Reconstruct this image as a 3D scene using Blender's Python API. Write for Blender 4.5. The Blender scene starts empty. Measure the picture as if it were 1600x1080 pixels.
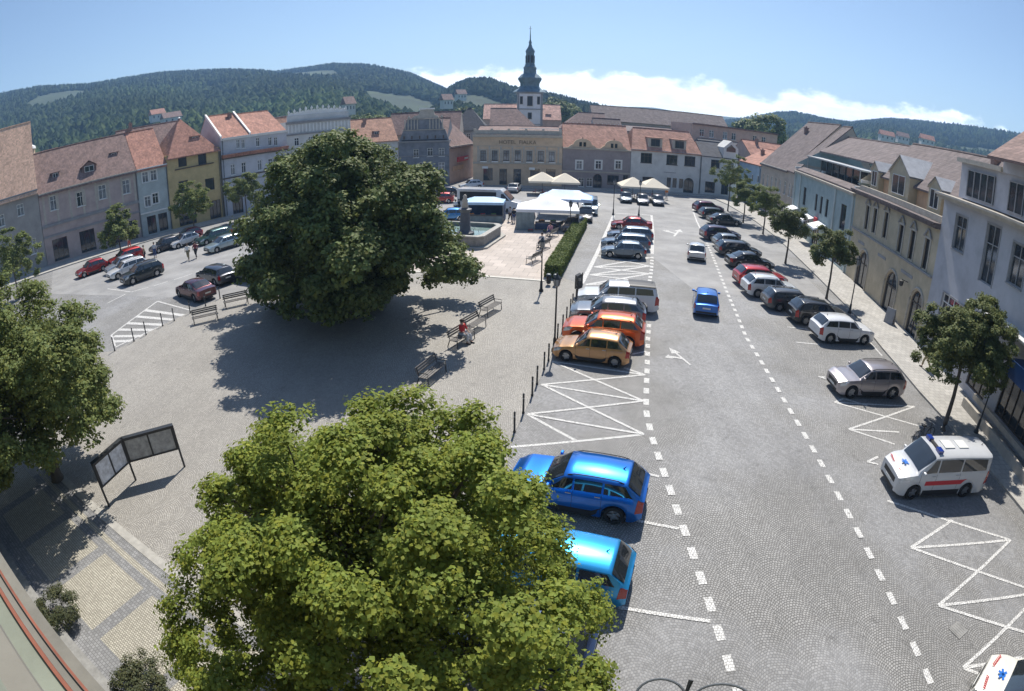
import bpy, math, random
import numpy as np
from mathutils import Vector, Matrix
random.seed(7)
rng = np.random.default_rng(11)
R = math.radians
SC = bpy.context.scene
COL = SC.collection

# ------------------------------------------------------------------ camera
CAM_H, PITCH, ROLL, FPX = 12.0, 0.403469, 0.010459, 890.0
cd = bpy.data.cameras.new('camera')
cam = bpy.data.objects.new('camera', cd); COL.objects.link(cam)
cam.location = (0, 0, CAM_H)
cam.matrix_world = Matrix.Translation((0, 0, CAM_H)) @ Matrix.Rotation(math.pi/2-PITCH, 4, 'X') @ Matrix.Rotation(ROLL, 4, 'Z')
cd.type = 'PANO'
cd.panorama_type = 'FISHEYE_EQUISOLID'
cd.sensor_fit = 'HORIZONTAL'; cd.sensor_width = 36.0
cd.fisheye_lens = FPX/1600*36.0
cd.fisheye_fov = math.pi
cd.clip_start = 0.05; cd.clip_end = 20000
SC.camera = cam

# ------------------------------------------------------------------ sky, sun, exposure
SUN_EL, SUN_AZ = R(54), R(9)          # azimuth measured from +Y towards +X
w = bpy.data.worlds.new('World'); SC.world = w; w.use_nodes = True
nt = w.node_tree; nt.nodes.clear()
def N(t, ty, **k):
    n = t.nodes.new(ty)
    for a, b in k.items():
        if a == 'i':
            for kk, v in b.items(): n.inputs[kk].default_value = v
        else: setattr(n, a, b)
    return n
out = N(nt, 'ShaderNodeOutputWorld'); bg = N(nt, 'ShaderNodeBackground', i={'Strength': 0.09})
sky = N(nt, 'ShaderNodeTexSky', sky_type='NISHITA', sun_disc=False, sun_elevation=SUN_EL, sun_rotation=SUN_AZ,
        altitude=400, air_density=1.0, dust_density=0.5, ozone_density=1.5)
tc = N(nt, 'ShaderNodeTexCoord'); sep = N(nt, 'ShaderNodeSeparateXYZ')
nt.links.new(tc.outputs['Generated'], sep.inputs[0])
def MA(t, op, a, b=None, c=None, clamp=False):
    n = t.nodes.new('ShaderNodeMath'); n.operation = op; n.use_clamp = clamp
    for k, v in enumerate((a, b, c)):
        if v is None: continue
        if isinstance(v, (int, float)): n.inputs[k].default_value = v
        else: t.links.new(v, n.inputs[k])
    return n.outputs[0]
def cloud_noise(scale, zs, det, off):
    mp = N(nt, 'ShaderNodeMapping'); mp.inputs['Scale'].default_value = (1, 1, zs); mp.inputs['Location'].default_value = off
    nt.links.new(tc.outputs['Generated'], mp.inputs['Vector'])
    no = N(nt, 'ShaderNodeTexNoise', i={'Scale': scale, 'Detail': det, 'Roughness': .55})
    nt.links.new(mp.outputs[0], no.inputs['Vector'])
    return no.outputs['Fac']
az = MA(nt, 'ARCTAN2', sep.outputs['X'], sep.outputs['Y'])
z = sep.outputs['Z']
def ramp(t, v, lo, hi):
    n = t.nodes.new('ShaderNodeMapRange'); n.interpolation_type = 'SMOOTHSTEP'
    n.inputs['From Min'].default_value = lo; n.inputs['From Max'].default_value = hi
    t.links.new(v, n.inputs['Value']); return n.outputs[0]
# cumulus bank along the horizon: its top follows the bearing
big = cloud_noise(7, 1.6, 3, (3.1, 1.2, .3)); fine = cloud_noise(26, 1.8, 6, (0, 0, 0))
dip = MA(nt, 'MULTIPLY', MA(nt, 'MULTIPLY', ramp(nt, az, .34, .39), MA(nt, 'SUBTRACT', 1, ramp(nt, az, .43, .48))), .016)
top0 = MA(nt, 'SUBTRACT', MA(nt, 'ADD', .0855, MA(nt, 'MULTIPLY', ramp(nt, az, .4, .62), .009)), dip)
top1 = MA(nt, 'SUBTRACT', top0, MA(nt, 'MULTIPLY', MA(nt, 'MAXIMUM', MA(nt, 'SUBTRACT', MA(nt, 'MULTIPLY', az, -1), .2), 0), .3))
top = MA(nt, 'ADD', top1, MA(nt, 'ADD', MA(nt, 'MULTIPLY', MA(nt, 'SUBTRACT', big, .5), .05), MA(nt, 'MULTIPLY', MA(nt, 'SUBTRACT', fine, .5), .06)))
edge = ramp(nt, MA(nt, 'SUBTRACT', top, z), -.004, .016)
lowf = MA(nt, 'SUBTRACT', 1, MA(nt, 'MULTIPLY', ramp(nt, MA(nt, 'SUBTRACT', top, z), .008, .05), .35))
left_off = MA(nt, 'MULTIPLY', ramp(nt, az, -.35, -.12), MA(nt, 'SUBTRACT', 1, ramp(nt, az, .95, 1.1)))
wisps = MA(nt, 'ADD', .3, MA(nt, 'MULTIPLY', cloud_noise(14, 6, 6, (1, 5, 2)), 1.05))
cm = MA(nt, 'MULTIPLY', MA(nt, 'MULTIPLY', edge, lowf), MA(nt, 'MULTIPLY', left_off, wisps), clamp=True)
mix = N(nt, 'ShaderNodeMix', data_type='RGBA')
nt.links.new(cm, mix.inputs['Factor']); nt.links.new(sky.outputs[0], mix.inputs['A']); mix.inputs['B'].default_value = (16.5, 17, 17.8, 1)
nt.links.new(mix.outputs['Result'], bg.inputs['Color']); nt.links.new(bg.outputs[0], out.inputs[0])

sl = bpy.data.lights.new('sun', 'SUN'); sl.energy = 4.2; sl.angle = R(.53); sl.color = (1, .945, .86)
so = bpy.data.objects.new('sun', sl); COL.objects.link(so)
sdir = Vector((math.sin(SUN_AZ)*math.cos(SUN_EL), math.cos(SUN_AZ)*math.cos(SUN_EL), math.sin(SUN_EL)))
so.rotation_euler = (-sdir).to_track_quat('-Z', 'Y').to_euler(); so.location = (0, 40, 60)
SC.view_settings.view_transform = 'Standard'; SC.view_settings.look = 'None'
SC.view_settings.exposure = 0.58; SC.view_settings.gamma = 1
SC.cycles.max_bounces = 6; SC.cycles.diffuse_bounces = 3; SC.cycles.transparent_max_bounces = 6

# ------------------------------------------------------------------ where a sight line of the survey meets the world
_cr, _sr, _cp, _sp = math.cos(ROLL), math.sin(ROLL), math.cos(PITCH), math.sin(PITCH)
def sight(px, py):
    x, y = px-800.0, 540.0-py; r = math.hypot(x, y) or 1e-9; th = 2*math.asin(r/(2*FPX))
    a, b, c = x/r*math.sin(th), y/r*math.sin(th), -math.cos(th)
    a, b = _cr*a-_sr*b, _sr*a+_cr*b
    return a, b*_sp-c*_cp, b*_cp+c*_sp
def P(px, py, z=0.0):
    d = sight(px, py); t = (z-CAM_H)/d[2]
    return (d[0]*t, d[1]*t, z)
def on_wall(A, B, px, py):
    ax, ay = A[:2]; L = math.hypot(B[0]-ax, B[1]-ay); tx, ty = (B[0]-ax)/L, (B[1]-ay)/L
    d = sight(px, py); t = (-ty*ax+tx*ay)/(-ty*d[0]+tx*d[1])
    return (d[0]*t-ax)*tx+(d[1]*t-ay)*ty, CAM_H+d[2]*t

# ------------------------------------------------------------------ object helpers
def tag(o, label=None, cat=None, group=None, kind=None):
    if label: o['label'] = label
    if cat: o['category'] = cat
    if group: o['group'] = group
    if kind: o['kind'] = kind
    return o
def empty(name, loc=(0, 0, 0), rz=0.0, label=None, cat=None, group=None):
    o = bpy.data.objects.new(name, None); COL.objects.link(o); o.empty_display_size = .3
    o.location = loc; o.rotation_euler = (0, 0, rz); return tag(o, label, cat, group)
def copy_tree(o, parent=None):
    c = o.copy(); COL.objects.link(c); c.parent = parent
    for ch in o.children: copy_tree(ch, c)
    return c
def kids(o):
    for c in o.children:
        yield c
        yield from kids(c)
class MB:
    def __init__(s): s.v = []; s.f = []; s.m = []
    def add(s, vs, fs, m=0):
        b = len(s.v); s.v += [tuple(v) for v in vs]; s.f += [tuple(b+i for i in f) for f in fs]; s.m += [m]*len(fs); return s
    def box(s, x0, x1, y0, y1, z0, z1, m=0, M=None):
        vs = [(x, y, zz) for x in (x0, x1) for y in (y0, y1) for zz in (z0, z1)]
        if M is not None: vs = [tuple(M @ Vector(v)) for v in vs]
        return s.add(vs, [(0, 1, 3, 2), (4, 6, 7, 5), (0, 4, 5, 1), (2, 3, 7, 6), (0, 2, 6, 4), (1, 5, 7, 3)], m)
    def tube(s, pts, rad, n=8, m=0, cap=True, squash=None):
        pts = [Vector(p) for p in pts]; rings = []
        if not hasattr(rad, '__len__'): rad = [rad]*len(pts)
        up = Vector((0, 0, 1))
        for i, p in enumerate(pts):
            t = (pts[min(i+1, len(pts)-1)]-pts[max(i-1, 0)]).normalized()
            a = t.cross(up)
            if a.length < .05: a = t.cross(Vector((1, 0, 0)))
            a.normalize(); b = t.cross(a).normalized()
            rings.append([p+(a*math.cos(q)+b*math.sin(q))*rad[i] for q in [2*math.pi*k/n for k in range(n)]])
        vs = [v for r in rings for v in r]; fs = []
        for i in range(len(pts)-1):
            for k in range(n): fs.append((i*n+k, i*n+(k+1) % n, (i+1)*n+(k+1) % n, (i+1)*n+k))
        if cap: fs += [tuple(range(n))[::-1], tuple((len(pts)-1)*n+k for k in range(n))]
        return s.add(vs, fs, m)
    def lathe(s, prof, n=16, c=(0, 0, 0), m=0, cap=True):
        vs = []; fs = []
        for (r, zz) in prof: vs += [(c[0]+r*math.cos(2*math.pi*k/n), c[1]+r*math.sin(2*math.pi*k/n), c[2]+zz) for k in range(n)]
        for i in range(len(prof)-1):
            for k in range(n): fs.append((i*n+k, i*n+(k+1) % n, (i+1)*n+(k+1) % n, (i+1)*n+k))
        if cap: fs += [tuple(range(n))[::-1], tuple((len(prof)-1)*n+k for k in range(n))]
        return s.add(vs, fs, m)
    def prism(s, pts, y0, y1, m=0):     # outline in x,z pushed from y0 to y1
        n = len(pts); vs = [(x, y0, zz) for x, zz in pts]+[(x, y1, zz) for x, zz in pts]
        return s.add(vs, [tuple(range(n)), tuple(range(n, 2*n))[::-1]]+[(i, n+i, n+(i+1) % n, (i+1) % n) for i in range(n)], m)
    def build(s, name, mats, parent=None, smooth=None, loc=None):
        me = bpy.data.meshes.new(name); me.from_pydata(s.v, [], s.f)
        if not isinstance(mats, (list, tuple)): mats = [mats]
        for mt in mats: me.materials.append(mt)
        if len(mats) > 1: me.polygons.foreach_set('material_index', s.m)
        import bmesh
        bm = bmesh.new(); bm.from_mesh(me); bmesh.ops.recalc_face_normals(bm, faces=bm.faces); bm.to_mesh(me); bm.free()
        me.update()
        if smooth is not None:
            me.polygons.foreach_set('use_smooth', [True]*len(me.polygons)); me.set_sharp_from_angle(angle=R(smooth))
        o = bpy.data.objects.new(name, me); COL.objects.link(o)
        if parent: o.parent = parent
        if loc: o.location = loc
        return o
def ground_poly(name, pts, zz, mat, kind='structure', thick=0.0):
    mb = MB(); n = len(pts)
    pts = [(p[0], p[1]) for p in pts]
    area = sum(pts[i][0]*pts[(i+1) % n][1]-pts[(i+1) % n][0]*pts[i][1] for i in range(n))
    if area < 0: pts = pts[::-1]
    if thick: mb.add([(x, y, zz) for x, y in pts]+[(x, y, zz-thick) for x, y in pts], [tuple(range(n))]+[(i, n+i, n+(i+1) % n, (i+1) % n) for i in range(n)])
    else: mb.add([(x, y, zz) for x, y in pts], [tuple(range(n))])
    me = bpy.data.meshes.new(name); me.from_pydata(mb.v, [], mb.f); me.materials.append(mat); me.update()
    o = bpy.data.objects.new(name, me); COL.objects.link(o)
    if kind: o['kind'] = kind
    return o

# ------------------------------------------------------------------ materials
def mat(name, col, rough=.8, metal=0., coat=0., noise=0., nscale=1.5, dirt=None, bump=0., bscale=20., spec=.5, alpha=None, det=5.):
    m = bpy.data.materials.new(name); m.use_nodes = True; t = m.node_tree
    b = t.nodes['Principled BSDF']; b.inputs['Base Color'].default_value = (*col, 1)
    b.inputs['Roughness'].default_value = rough; b.inputs['Metallic'].default_value = metal
    b.inputs['Coat Weight'].default_value = coat; b.inputs['Coat Roughness'].default_value = .04
    b.inputs['Specular IOR Level'].default_value = spec
    geo = None
    if noise or bump: geo = N(t, 'ShaderNodeNewGeometry')
    if noise:
        no = N(t, 'ShaderNodeTexNoise', i={'Scale': nscale, 'Detail': det, 'Roughness': .65}); t.links.new(geo.outputs['Position'], no.inputs['Vector'])
        mr = N(t, 'ShaderNodeMapRange', i={'From Min': .3, 'From Max': .7, 'To Min': 1-noise, 'To Max': 1+noise*.6}); t.links.new(no.outputs['Fac'], mr.inputs['Value'])
        vm = N(t, 'ShaderNodeVectorMath', operation='SCALE'); vm.inputs[0].default_value = col; t.links.new(mr.outputs[0], vm.inputs['Scale'])
        src = vm.outputs[0]
        if dirt:
            n2 = N(t, 'ShaderNodeTexNoise', i={'Scale': dirt[1], 'Detail': 6., 'Roughness': .7}); t.links.new(geo.outputs['Position'], n2.inputs['Vector'])
            m2 = N(t, 'ShaderNodeMapRange', i={'From Min': .48, 'From Max': .68, 'To Min': 0, 'To Max': dirt[2]}); t.links.new(n2.outputs['Fac'], m2.inputs['Value'])
            mx = N(t, 'ShaderNodeMix', data_type='RGBA'); t.links.new(m2.outputs[0], mx.inputs['Factor']); t.links.new(src, mx.inputs['A']); mx.inputs['B'].default_value = (*dirt[0], 1)
            src = mx.outputs['Result']
        t.links.new(src, b.inputs['Base Color'])
    if bump:
        nb = N(t, 'ShaderNodeTexNoise', i={'Scale': bscale, 'Detail': 4.}); t.links.new(geo.outputs['Position'], nb.inputs['Vector'])
        bp = N(t, 'ShaderNodeBump', i={'Strength': bump, 'Distance': .02}); t.links.new(nb.outputs['Fac'], bp.inputs['Height']); t.links.new(bp.outputs[0], b.inputs['Normal'])
    return m
def plaster(name, col, n=.16):
    return mat(name, col, .9, noise=n, nscale=.9, dirt=(tuple(c*.62 for c in col), .55, .45), bump=.25, bscale=9)
def tiles(name, col, n=.35, rows=3.3):
    m = mat(name, col, .85, noise=n, nscale=1.1, dirt=(tuple(c*.55 for c in col), .5, .5))
    t = m.node_tree; b = t.nodes['Principled BSDF']; geo = N(t, 'ShaderNodeNewGeometry'); s = N(t, 'ShaderNodeSeparateXYZ'); t.links.new(geo.outputs['Position'], s.inputs[0])
    r_ = MA(t, 'FRACT', MA(t, 'MULTIPLY', s.outputs['Z'], rows*1.4))
    c_ = MA(t, 'FRACT', MA(t, 'MULTIPLY', MA(t, 'ADD', s.outputs['X'], MA(t, 'MULTIPLY', s.outputs['Y'], .8)), 3.6))
    cell = N(t, 'ShaderNodeTexWhiteNoise', noise_dimensions='2D'); cv = N(t, 'ShaderNodeCombineXYZ')
    t.links.new(MA(t, 'FLOOR', MA(t, 'MULTIPLY', s.outputs['Z'], rows*1.4)), cv.inputs[0])
    t.links.new(MA(t, 'FLOOR', MA(t, 'MULTIPLY', MA(t, 'ADD', s.outputs['X'], MA(t, 'MULTIPLY', s.outputs['Y'], .8)), 3.6)), cv.inputs[1]); t.links.new(cv.outputs[0], cell.inputs['Vector'])
    src = b.inputs['Base Color'].links[0].from_socket
    k = MA(t, 'ADD', .78, MA(t, 'MULTIPLY', cell.outputs['Value'], .36))
    k = MA(t, 'MULTIPLY', k, MA(t, 'ADD', .72, MA(t, 'MULTIPLY', ramp(t, r_, 0, .25), .3)))
    vm = N(t, 'ShaderNodeVectorMath', operation='SCALE'); t.links.new(src, vm.inputs[0]); t.links.new(k, vm.inputs['Scale']); t.links.new(vm.outputs[0], b.inputs['Base Color'])
    bp = N(t, 'ShaderNodeBump', i={'Strength': .5, 'Distance': .04}); t.links.new(MA(t, 'ADD', r_, MA(t, 'MULTIPLY', MA(t, 'PINGPONG', c_, .5), .8)), bp.inputs['Height']); t.links.new(bp.outputs[0], b.inputs['Normal'])
    return m
def cobble(name, stone, joint, W=1.25, Rr=.82, s=.095, paint=None, var=.3, fade=1.0, patch=None, ang=0.0):
    """setts laid in segmental arches"""
    m = bpy.data.materials.new(name); m.use_nodes = True; t = m.node_tree; b = t.nodes['Principled BSDF']
    geo = N(t, 'ShaderNodeNewGeometry'); rot = N(t, 'ShaderNodeVectorRotate', rotation_type='Z_AXIS'); rot.inputs['Angle'].default_value = ang
    t.links.new(geo.outputs['Position'], rot.inputs['Vector'])
    wob = N(t, 'ShaderNodeTexNoise', i={'Scale': 2.2, 'Detail': 3.}); t.links.new(rot.outputs[0], wob.inputs['Vector'])
    wv = N(t, 'ShaderNodeVectorMath', operation='MULTIPLY_ADD'); t.links.new(wob.outputs['Color'], wv.inputs[0]); wv.inputs[1].default_value = (.16, .16, 0); t.links.new(rot.outputs[0], wv.inputs[2])
    s3 = N(t, 'ShaderNodeSeparateXYZ'); t.links.new(wv.outputs[0], s3.inputs[0]); X, Y = s3.outputs['X'], s3.outputs['Y']
    ci = MA(t, 'FLOOR', MA(t, 'DIVIDE', X, W))
    xm = MA(t, 'SUBTRACT', MA(t, 'SUBTRACT', X, MA(t, 'MULTIPLY', ci, W)), W/2)
    arc = MA(t, 'SQRT', MA(t, 'SUBTRACT', Rr*Rr, MA(t, 'MULTIPLY', xm, xm)))
    v = MA(t, 'DIVIDE', MA(t, 'SUBTRACT', Y, arc), s); row = MA(t, 'FLOOR', v); fv = MA(t, 'FRACT', v)
    u = MA(t, 'ADD', MA(t, 'DIVIDE', MA(t, 'MULTIPLY', MA(t, 'ARCSINE', MA(t, 'DIVIDE', xm, Rr)), Rr), s*1.05), MA(t, 'MULTIPLY', row, .5))
    fu = MA(t, 'FRACT', u)
    e = MA(t, 'MINIMUM', MA(t, 'MINIMUM', fu, MA(t, 'SUBTRACT', 1, fu)), MA(t, 'MINIMUM', fv, MA(t, 'SUBTRACT', 1, fv)))
    st = ramp(t, e, .04, .2)
    cv = N(t, 'ShaderNodeCombineXYZ'); t.links.new(MA(t, 'FLOOR', u), cv.inputs[0]); t.links.new(row, cv.inputs[1]); t.links.new(ci, cv.inputs[2])
    wn = N(t, 'ShaderNodeTexWhiteNoise', noise_dimensions='3D'); t.links.new(cv.outputs[0], wn.inputs['Vector'])
    big = N(t, 'ShaderNodeTexNoise', i={'Scale': .22, 'Detail': 6., 'Roughness': .62}); t.links.new(geo.outputs['Position'], big.inputs['Vector'])
    sm = N(t, 'ShaderNodeTexNoise', i={'Scale': 30., 'Detail': 2.}); t.links.new(geo.outputs['Position'], sm.inputs['Vector'])
    k = MA(t, 'ADD', 1-var*.5, MA(t, 'MULTIPLY', wn.outputs['Value'], var))
    k = MA(t, 'MULTIPLY', k, MA(t, 'ADD', .62, MA(t, 'MULTIPLY', big.outputs['Fac'], .78)))
    lng = N(t, 'ShaderNodeMapping'); lng.inputs['Scale'].default_value = (1.1, .09, 1); lng.inputs['Rotation'].default_value = (0, 0, .22); t.links.new(geo.outputs['Position'], lng.inputs['Vector'])
    trk = N(t, 'ShaderNodeTexNoise', i={'Scale': .8, 'Detail': 5., 'Roughness': .6}); t.links.new(lng.outputs[0], trk.inputs['Vector'])
    k = MA(t, 'MULTIPLY', k, MA(t, 'ADD', .8, MA(t, 'MULTIPLY', trk.outputs['Fac'], .4)))
    spo = N(t, 'ShaderNodeTexNoise', i={'Scale': 1.3, 'Detail': 7., 'Roughness': .7}); t.links.new(geo.outputs['Position'], spo.inputs['Vector'])
    k = MA(t, 'MULTIPLY', k, MA(t, 'SUBTRACT', 1, MA(t, 'MULTIPLY', ramp(t, spo.outputs['Fac'], .56, .72), .34)))
    k = MA(t, 'MULTIPLY', k, MA(t, 'ADD', .88, MA(t, 'MULTIPLY', sm.outputs['Fac'], .24)))
    sc_ = N(t, 'ShaderNodeVectorMath', operation='SCALE'); sc_.inputs[0].default_value = stone; t.links.new(k, sc_.inputs['Scale'])
    # cast-over asphalt patches and tar
    mx = N(t, 'ShaderNodeMix', data_type='RGBA'); t.links.new(st, mx.inputs['Factor']); mx.inputs['A'].default_value = (*joint, 1); t.links.new(sc_.outputs[0], mx.inputs['B'])
    src = mx.outputs['Result']
    if patch:
        pn = N(t, 'ShaderNodeTexNoise', i={'Scale': patch[1], 'Detail': 5., 'Roughness': .55}); t.links.new(geo.outputs['Position'], pn.inputs['Vector'])
        pm = MA(t, 'MULTIPLY', ramp(t, pn.outputs['Fac'], patch[2], patch[3]), patch[4])
        gr = N(t, 'ShaderNodeVectorMath', operation='SCALE'); gr.inputs[0].default_value = patch[0]; t.links.new(MA(t, 'MULTIPLY', k, 1.0), gr.inputs['Scale'])
        m2 = N(t, 'ShaderNodeMix', data_type='RGBA'); t.links.new(pm, m2.inputs['Factor']); t.links.new(src, m2.inputs['A']); t.links.new(gr.outputs[0], m2.inputs['B']); src = m2.outputs['Result']
    if paint:
        pn = N(t, 'ShaderNodeTexNoise', i={'Scale': 9., 'Detail': 6., 'Roughness': .75}); t.links.new(geo.outputs['Position'], pn.inputs['Vector'])
        wr = MA(t, 'MULTIPLY', ramp(t, pn.outputs['Fac'], .34, .50), MA(t, 'ADD', .35, MA(t, 'MULTIPLY', st, .6)))
        m3 = N(t, 'ShaderNodeMix', data_type='RGBA'); t.links.new(wr, m3.inputs['Factor']); t.links.new(src, m3.inputs['A'])
        pc = N(t, 'ShaderNodeVectorMath', operation='SCALE'); pc.inputs[0].default_value = paint; t.links.new(MA(t, 'ADD', .8, MA(t, 'MULTIPLY', pn.outputs['Fac'], .35)), pc.inputs['Scale']); t.links.new(pc.outputs[0], m3.inputs['B']); src = m3.outputs['Result']
    t.links.new(src, b.inputs['Base Color']); b.inputs['Roughness'].default_value = .72
    bp = N(t, 'ShaderNodeBump', i={'Strength': .55, 'Distance': .012}); t.links.new(MA(t, 'ADD', st, MA(t, 'MULTIPLY', wn.outputs['Value'], .4)), bp.inputs['Height']); t.links.new(bp.outputs[0], b.inputs['Normal'])
    return m
def slabs(name, col, joint, sx, sy, ang=0., jw=.012, var=.22, paintless=True):
    m = bpy.data.materials.new(name); m.use_nodes = True; t = m.node_tree; b = t.nodes['Principled BSDF']
    geo = N(t, 'ShaderNodeNewGeometry'); rot = N(t, 'ShaderNodeVectorRotate', rotation_type='Z_AXIS'); rot.inputs['Angle'].default_value = ang
    t.links.new(geo.outputs['Position'], rot.inputs['Vector'])
    s3 = N(t, 'ShaderNodeSeparateXYZ'); t.links.new(rot.outputs[0], s3.inputs[0])
    v = MA(t, 'DIVIDE', s3.outputs['Y'], sy); row = MA(t, 'FLOOR', v); u = MA(t, 'ADD', MA(t, 'DIVIDE', s3.outputs['X'], sx), MA(t, 'MULTIPLY', row, .5))
    fu, fv = MA(t, 'FRACT', u), MA(t, 'FRACT', v)
    eu = MA(t, 'MULTIPLY', MA(t, 'MINIMUM', fu, MA(t, 'SUBTRACT', 1, fu)), sx); ev = MA(t, 'MULTIPLY', MA(t, 'MINIMUM', fv, MA(t, 'SUBTRACT', 1, fv)), sy)
    st = ramp(t, MA(t, 'MINIMUM', eu, ev), jw*.4, jw*1.4)
    cv = N(t, 'ShaderNodeCombineXYZ'); t.links.new(MA(t, 'FLOOR', u), cv.inputs[0]); t.links.new(row, cv.inputs[1])
    wn = N(t, 'ShaderNodeTexWhiteNoise', noise_dimensions='2D'); t.links.new(cv.outputs[0], wn.inputs['Vector'])
    big = N(t, 'ShaderNodeTexNoise', i={'Scale': .35, 'Detail': 6., 'Roughness': .65}); t.links.new(geo.outputs['Position'], big.inputs['Vector'])
    k = MA(t, 'MULTIPLY', MA(t, 'ADD', 1-var*.5, MA(t, 'MULTIPLY', wn.outputs['Value'], var)), MA(t, 'ADD', .68, MA(t, 'MULTIPLY', big.outputs['Fac'], .64)))
    sc_ = N(t, 'ShaderNodeVectorMath', operation='SCALE'); sc_.inputs[0].default_value = col; t.links.new(k, sc_.inputs['Scale'])
    mx = N(t, 'ShaderNodeMix', data_type='RGBA'); t.links.new(st, mx.inputs['Factor']); mx.inputs['A'].default_value = (*joint, 1); t.links.new(sc_.outputs[0], mx.inputs['B'])
    t.links.new(mx.outputs['Result'], b.inputs['Base Color']); b.inputs['Roughness'].default_value = .8
    return m
def carpaint(name, col, metal=.35):
    m = mat(name, col, .32, metal=metal, coat=1.0, noise=.08, nscale=.8); return m
M = dict(
    road=cobble('road_setts', (.285, .28, .268), (.095, .092, .088), patch=((.25, .25, .252), .13, .42, .58, .78), var=.34),
    far_road=mat('far_road_setts', (.30, .296, .29), .8, noise=.28, nscale=.35, dirt=((.19, .19, .19), .14, .6), bump=.4, bscale=30),
    square=cobble('square_setts', (.375, .355, .32), (.17, .16, .145), var=.34, ang=.5, s=.085),
    paint=cobble('road_paint', (.26, .255, .245), (.16, .16, .155), paint=(.78, .77, .74)),
    sidewalk=slabs('sidewalk_slabs', (.40, .385, .355), (.2, .19, .18), .4, .4, .23),
    kerb=mat('granite_kerb', (.40, .385, .35), .8, noise=.25, nscale=2.5, bump=.2),
    plaza=slabs('plaza_slabs', (.47, .41, .36), (.32, .28, .25), 1.1, 1.1, .2, jw=.03),
    mosaic=slabs('mosaic_setts', (.44, .42, .35), (.16, .14, .11), .085, .085, .404, jw=.012, var=.35),
    band=slabs('granite_band', (.235, .235, .235), (.12, .12, .12), .12, .12, .404, jw=.01, var=.35),
    ground=mat('earth_and_grass', (.10, .13, .06), .95, noise=.4, nscale=.02, dirt=((.16, .15, .09), .01, .6)),
    stone_light=mat('pale_kerb_stone', (.58, .56, .5), .8, noise=.15, nscale=2),
    granite=mat('grey_granite', (.27, .265, .25), .75, noise=.3, nscale=3, bump=.3),
    black=mat('black_iron', (.025, .027, .03), .45, noise=.2, nscale=4),
    dkwood=mat('weathered_slats', (.16, .15, .14), .75, noise=.3, nscale=5),
    white=mat('white_paintwork', (.74, .74, .72), .55, noise=.08),
    metal=mat('zinc_metal', (.48, .5, .52), .4, metal=.7, noise=.15),
    glass=mat('window_glass', (.035, .042, .05), .06, spec=.9, noise=.4, nscale=.6),
    curtain=mat('net_curtain_pane', (.22, .235, .25), .12, spec=.9, noise=.5, nscale=1.3),
    dark=mat('dark_opening', (.025, .025, .028), .6, noise=.3),
    rubber=mat('tyre_rubber', (.02, .02, .021), .85, noise=.2, nscale=8),
    alloy=mat('alloy_rim', (.45, .46, .48), .3, metal=.8, noise=.1),
    cglass=mat('car_glass', (.02, .025, .03), .04, spec=1.0, coat=.6, noise=.2),
    trim=mat('black_plastic', (.025, .025, .027), .5, noise=.2),
    plate=mat('number_plate', (.7, .7, .66), .5, noise=.1, nscale=9),
    lamp=mat('headlamp_lens', (.62, .65, .68), .08, metal=.3, coat=1, noise=.2, nscale=9),
    tail=mat('tail_lamp_lens', (.42, .015, .012), .12, coat=1, noise=.2, nscale=9),
    bark=mat('tree_bark', (.12, .10, .08), .9, noise=.4, nscale=4, bump=.8, bscale=14),
    skin=mat('skin', (.55, .36, .27), .6, noise=.05),
    hair=mat('hair', (.07, .045, .03), .7, noise=.3, nscale=20),
    water=mat('pool_water', (.24, .33, .30), .05, spec=.8, noise=.25, nscale=1.2, bump=.3, bscale=5),
    canvas=mat('cream_canvas', (.78, .70, .56), .85, noise=.06),
    wcanvas=mat('white_canvas', (.82, .84, .88), .7, noise=.05),
    bcanvas=mat('blue_canvas', (.10, .30, .72), .6, noise=.2),
    red=mat('red_fabric', (.50, .03, .03), .7, noise=.15),
    orange=mat('orange_fabric', (.85, .30, .03), .7, noise=.15),
)
# ------------------------------------------------------------------ ground, road, pavements
mb = MB(); n_ = 48
mb.add([(0, 60, -.05)]+[(1700*math.cos(2*math.pi*k/n_), 60+1700*math.sin(2*math.pi*k/n_), -.05) for k in range(n_)], [(0, 1+k, 1+(k+1) % n_) for k in range(n_)])
g_ = mb.build('ground', M['ground']); g_['kind'] = 'structure'
def pp(l): return [P(*q)[:2] for q in l]
ROAD = [(-72, -6), (40, -6), (60, 30), (62, 125), (-70, 125)]
ground_poly('road', ROAD, 0.0, M['road'])
ground_poly('road', [(13.6, 38), (25, 38), (28, 52), (38, 70), (40, 96.8), (-35, 99), (-48, 70), (-58, 52), (-46, 40), (-20, 36), (-8, 60), (10, 72)], 0.004, M['far_road'])
# light sett square between the rows of bollards
sq_r = pp([(909, 445), (900, 467), (884.7, 504), (856.5, 566), (838.4, 603), (817.6, 649), (801, 684)])
sq_l = pp([(344, 467), (300, 487), (254, 508), (209, 533), (178, 549)])
strip_a = (-14.4, 10.98); dv = (.919, -.393); nv = (.393, .919)
def st_(s, d): return (s*dv[0]+d*nv[0], s*dv[1]+d*nv[1])
SQ = sq_r+[(-.6, 12.5), (-2.0, 6.2), st_(-4.8, 5.1), st_(-17.2, 5.1), (-20.5, 12.5), (-29.5, 22.5), (-27.3, 26.0)]+sq_l[::-1]+[(-13.5, 42), (-9, 46.5), (2.0, 43.6)]
ground_poly('square', SQ, 0.02, M['square'])
PZ = pp([(846, 440), (690, 428)])+[(-12, 47), (-13, 73), (8.0, 72.0)]+pp([(918, 352), (905, 380), (880, 420)])
ground_poly('plaza', [(2.35, 40.3), (-5.5, 42.05), (-13, 44.0), (-15, 60), (-9.5, 66), (7.6, 63.5), (6.3, 55.0), (3.9, 45.0)], 0.05, M['plaza'])
bm_ = MB()
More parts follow.
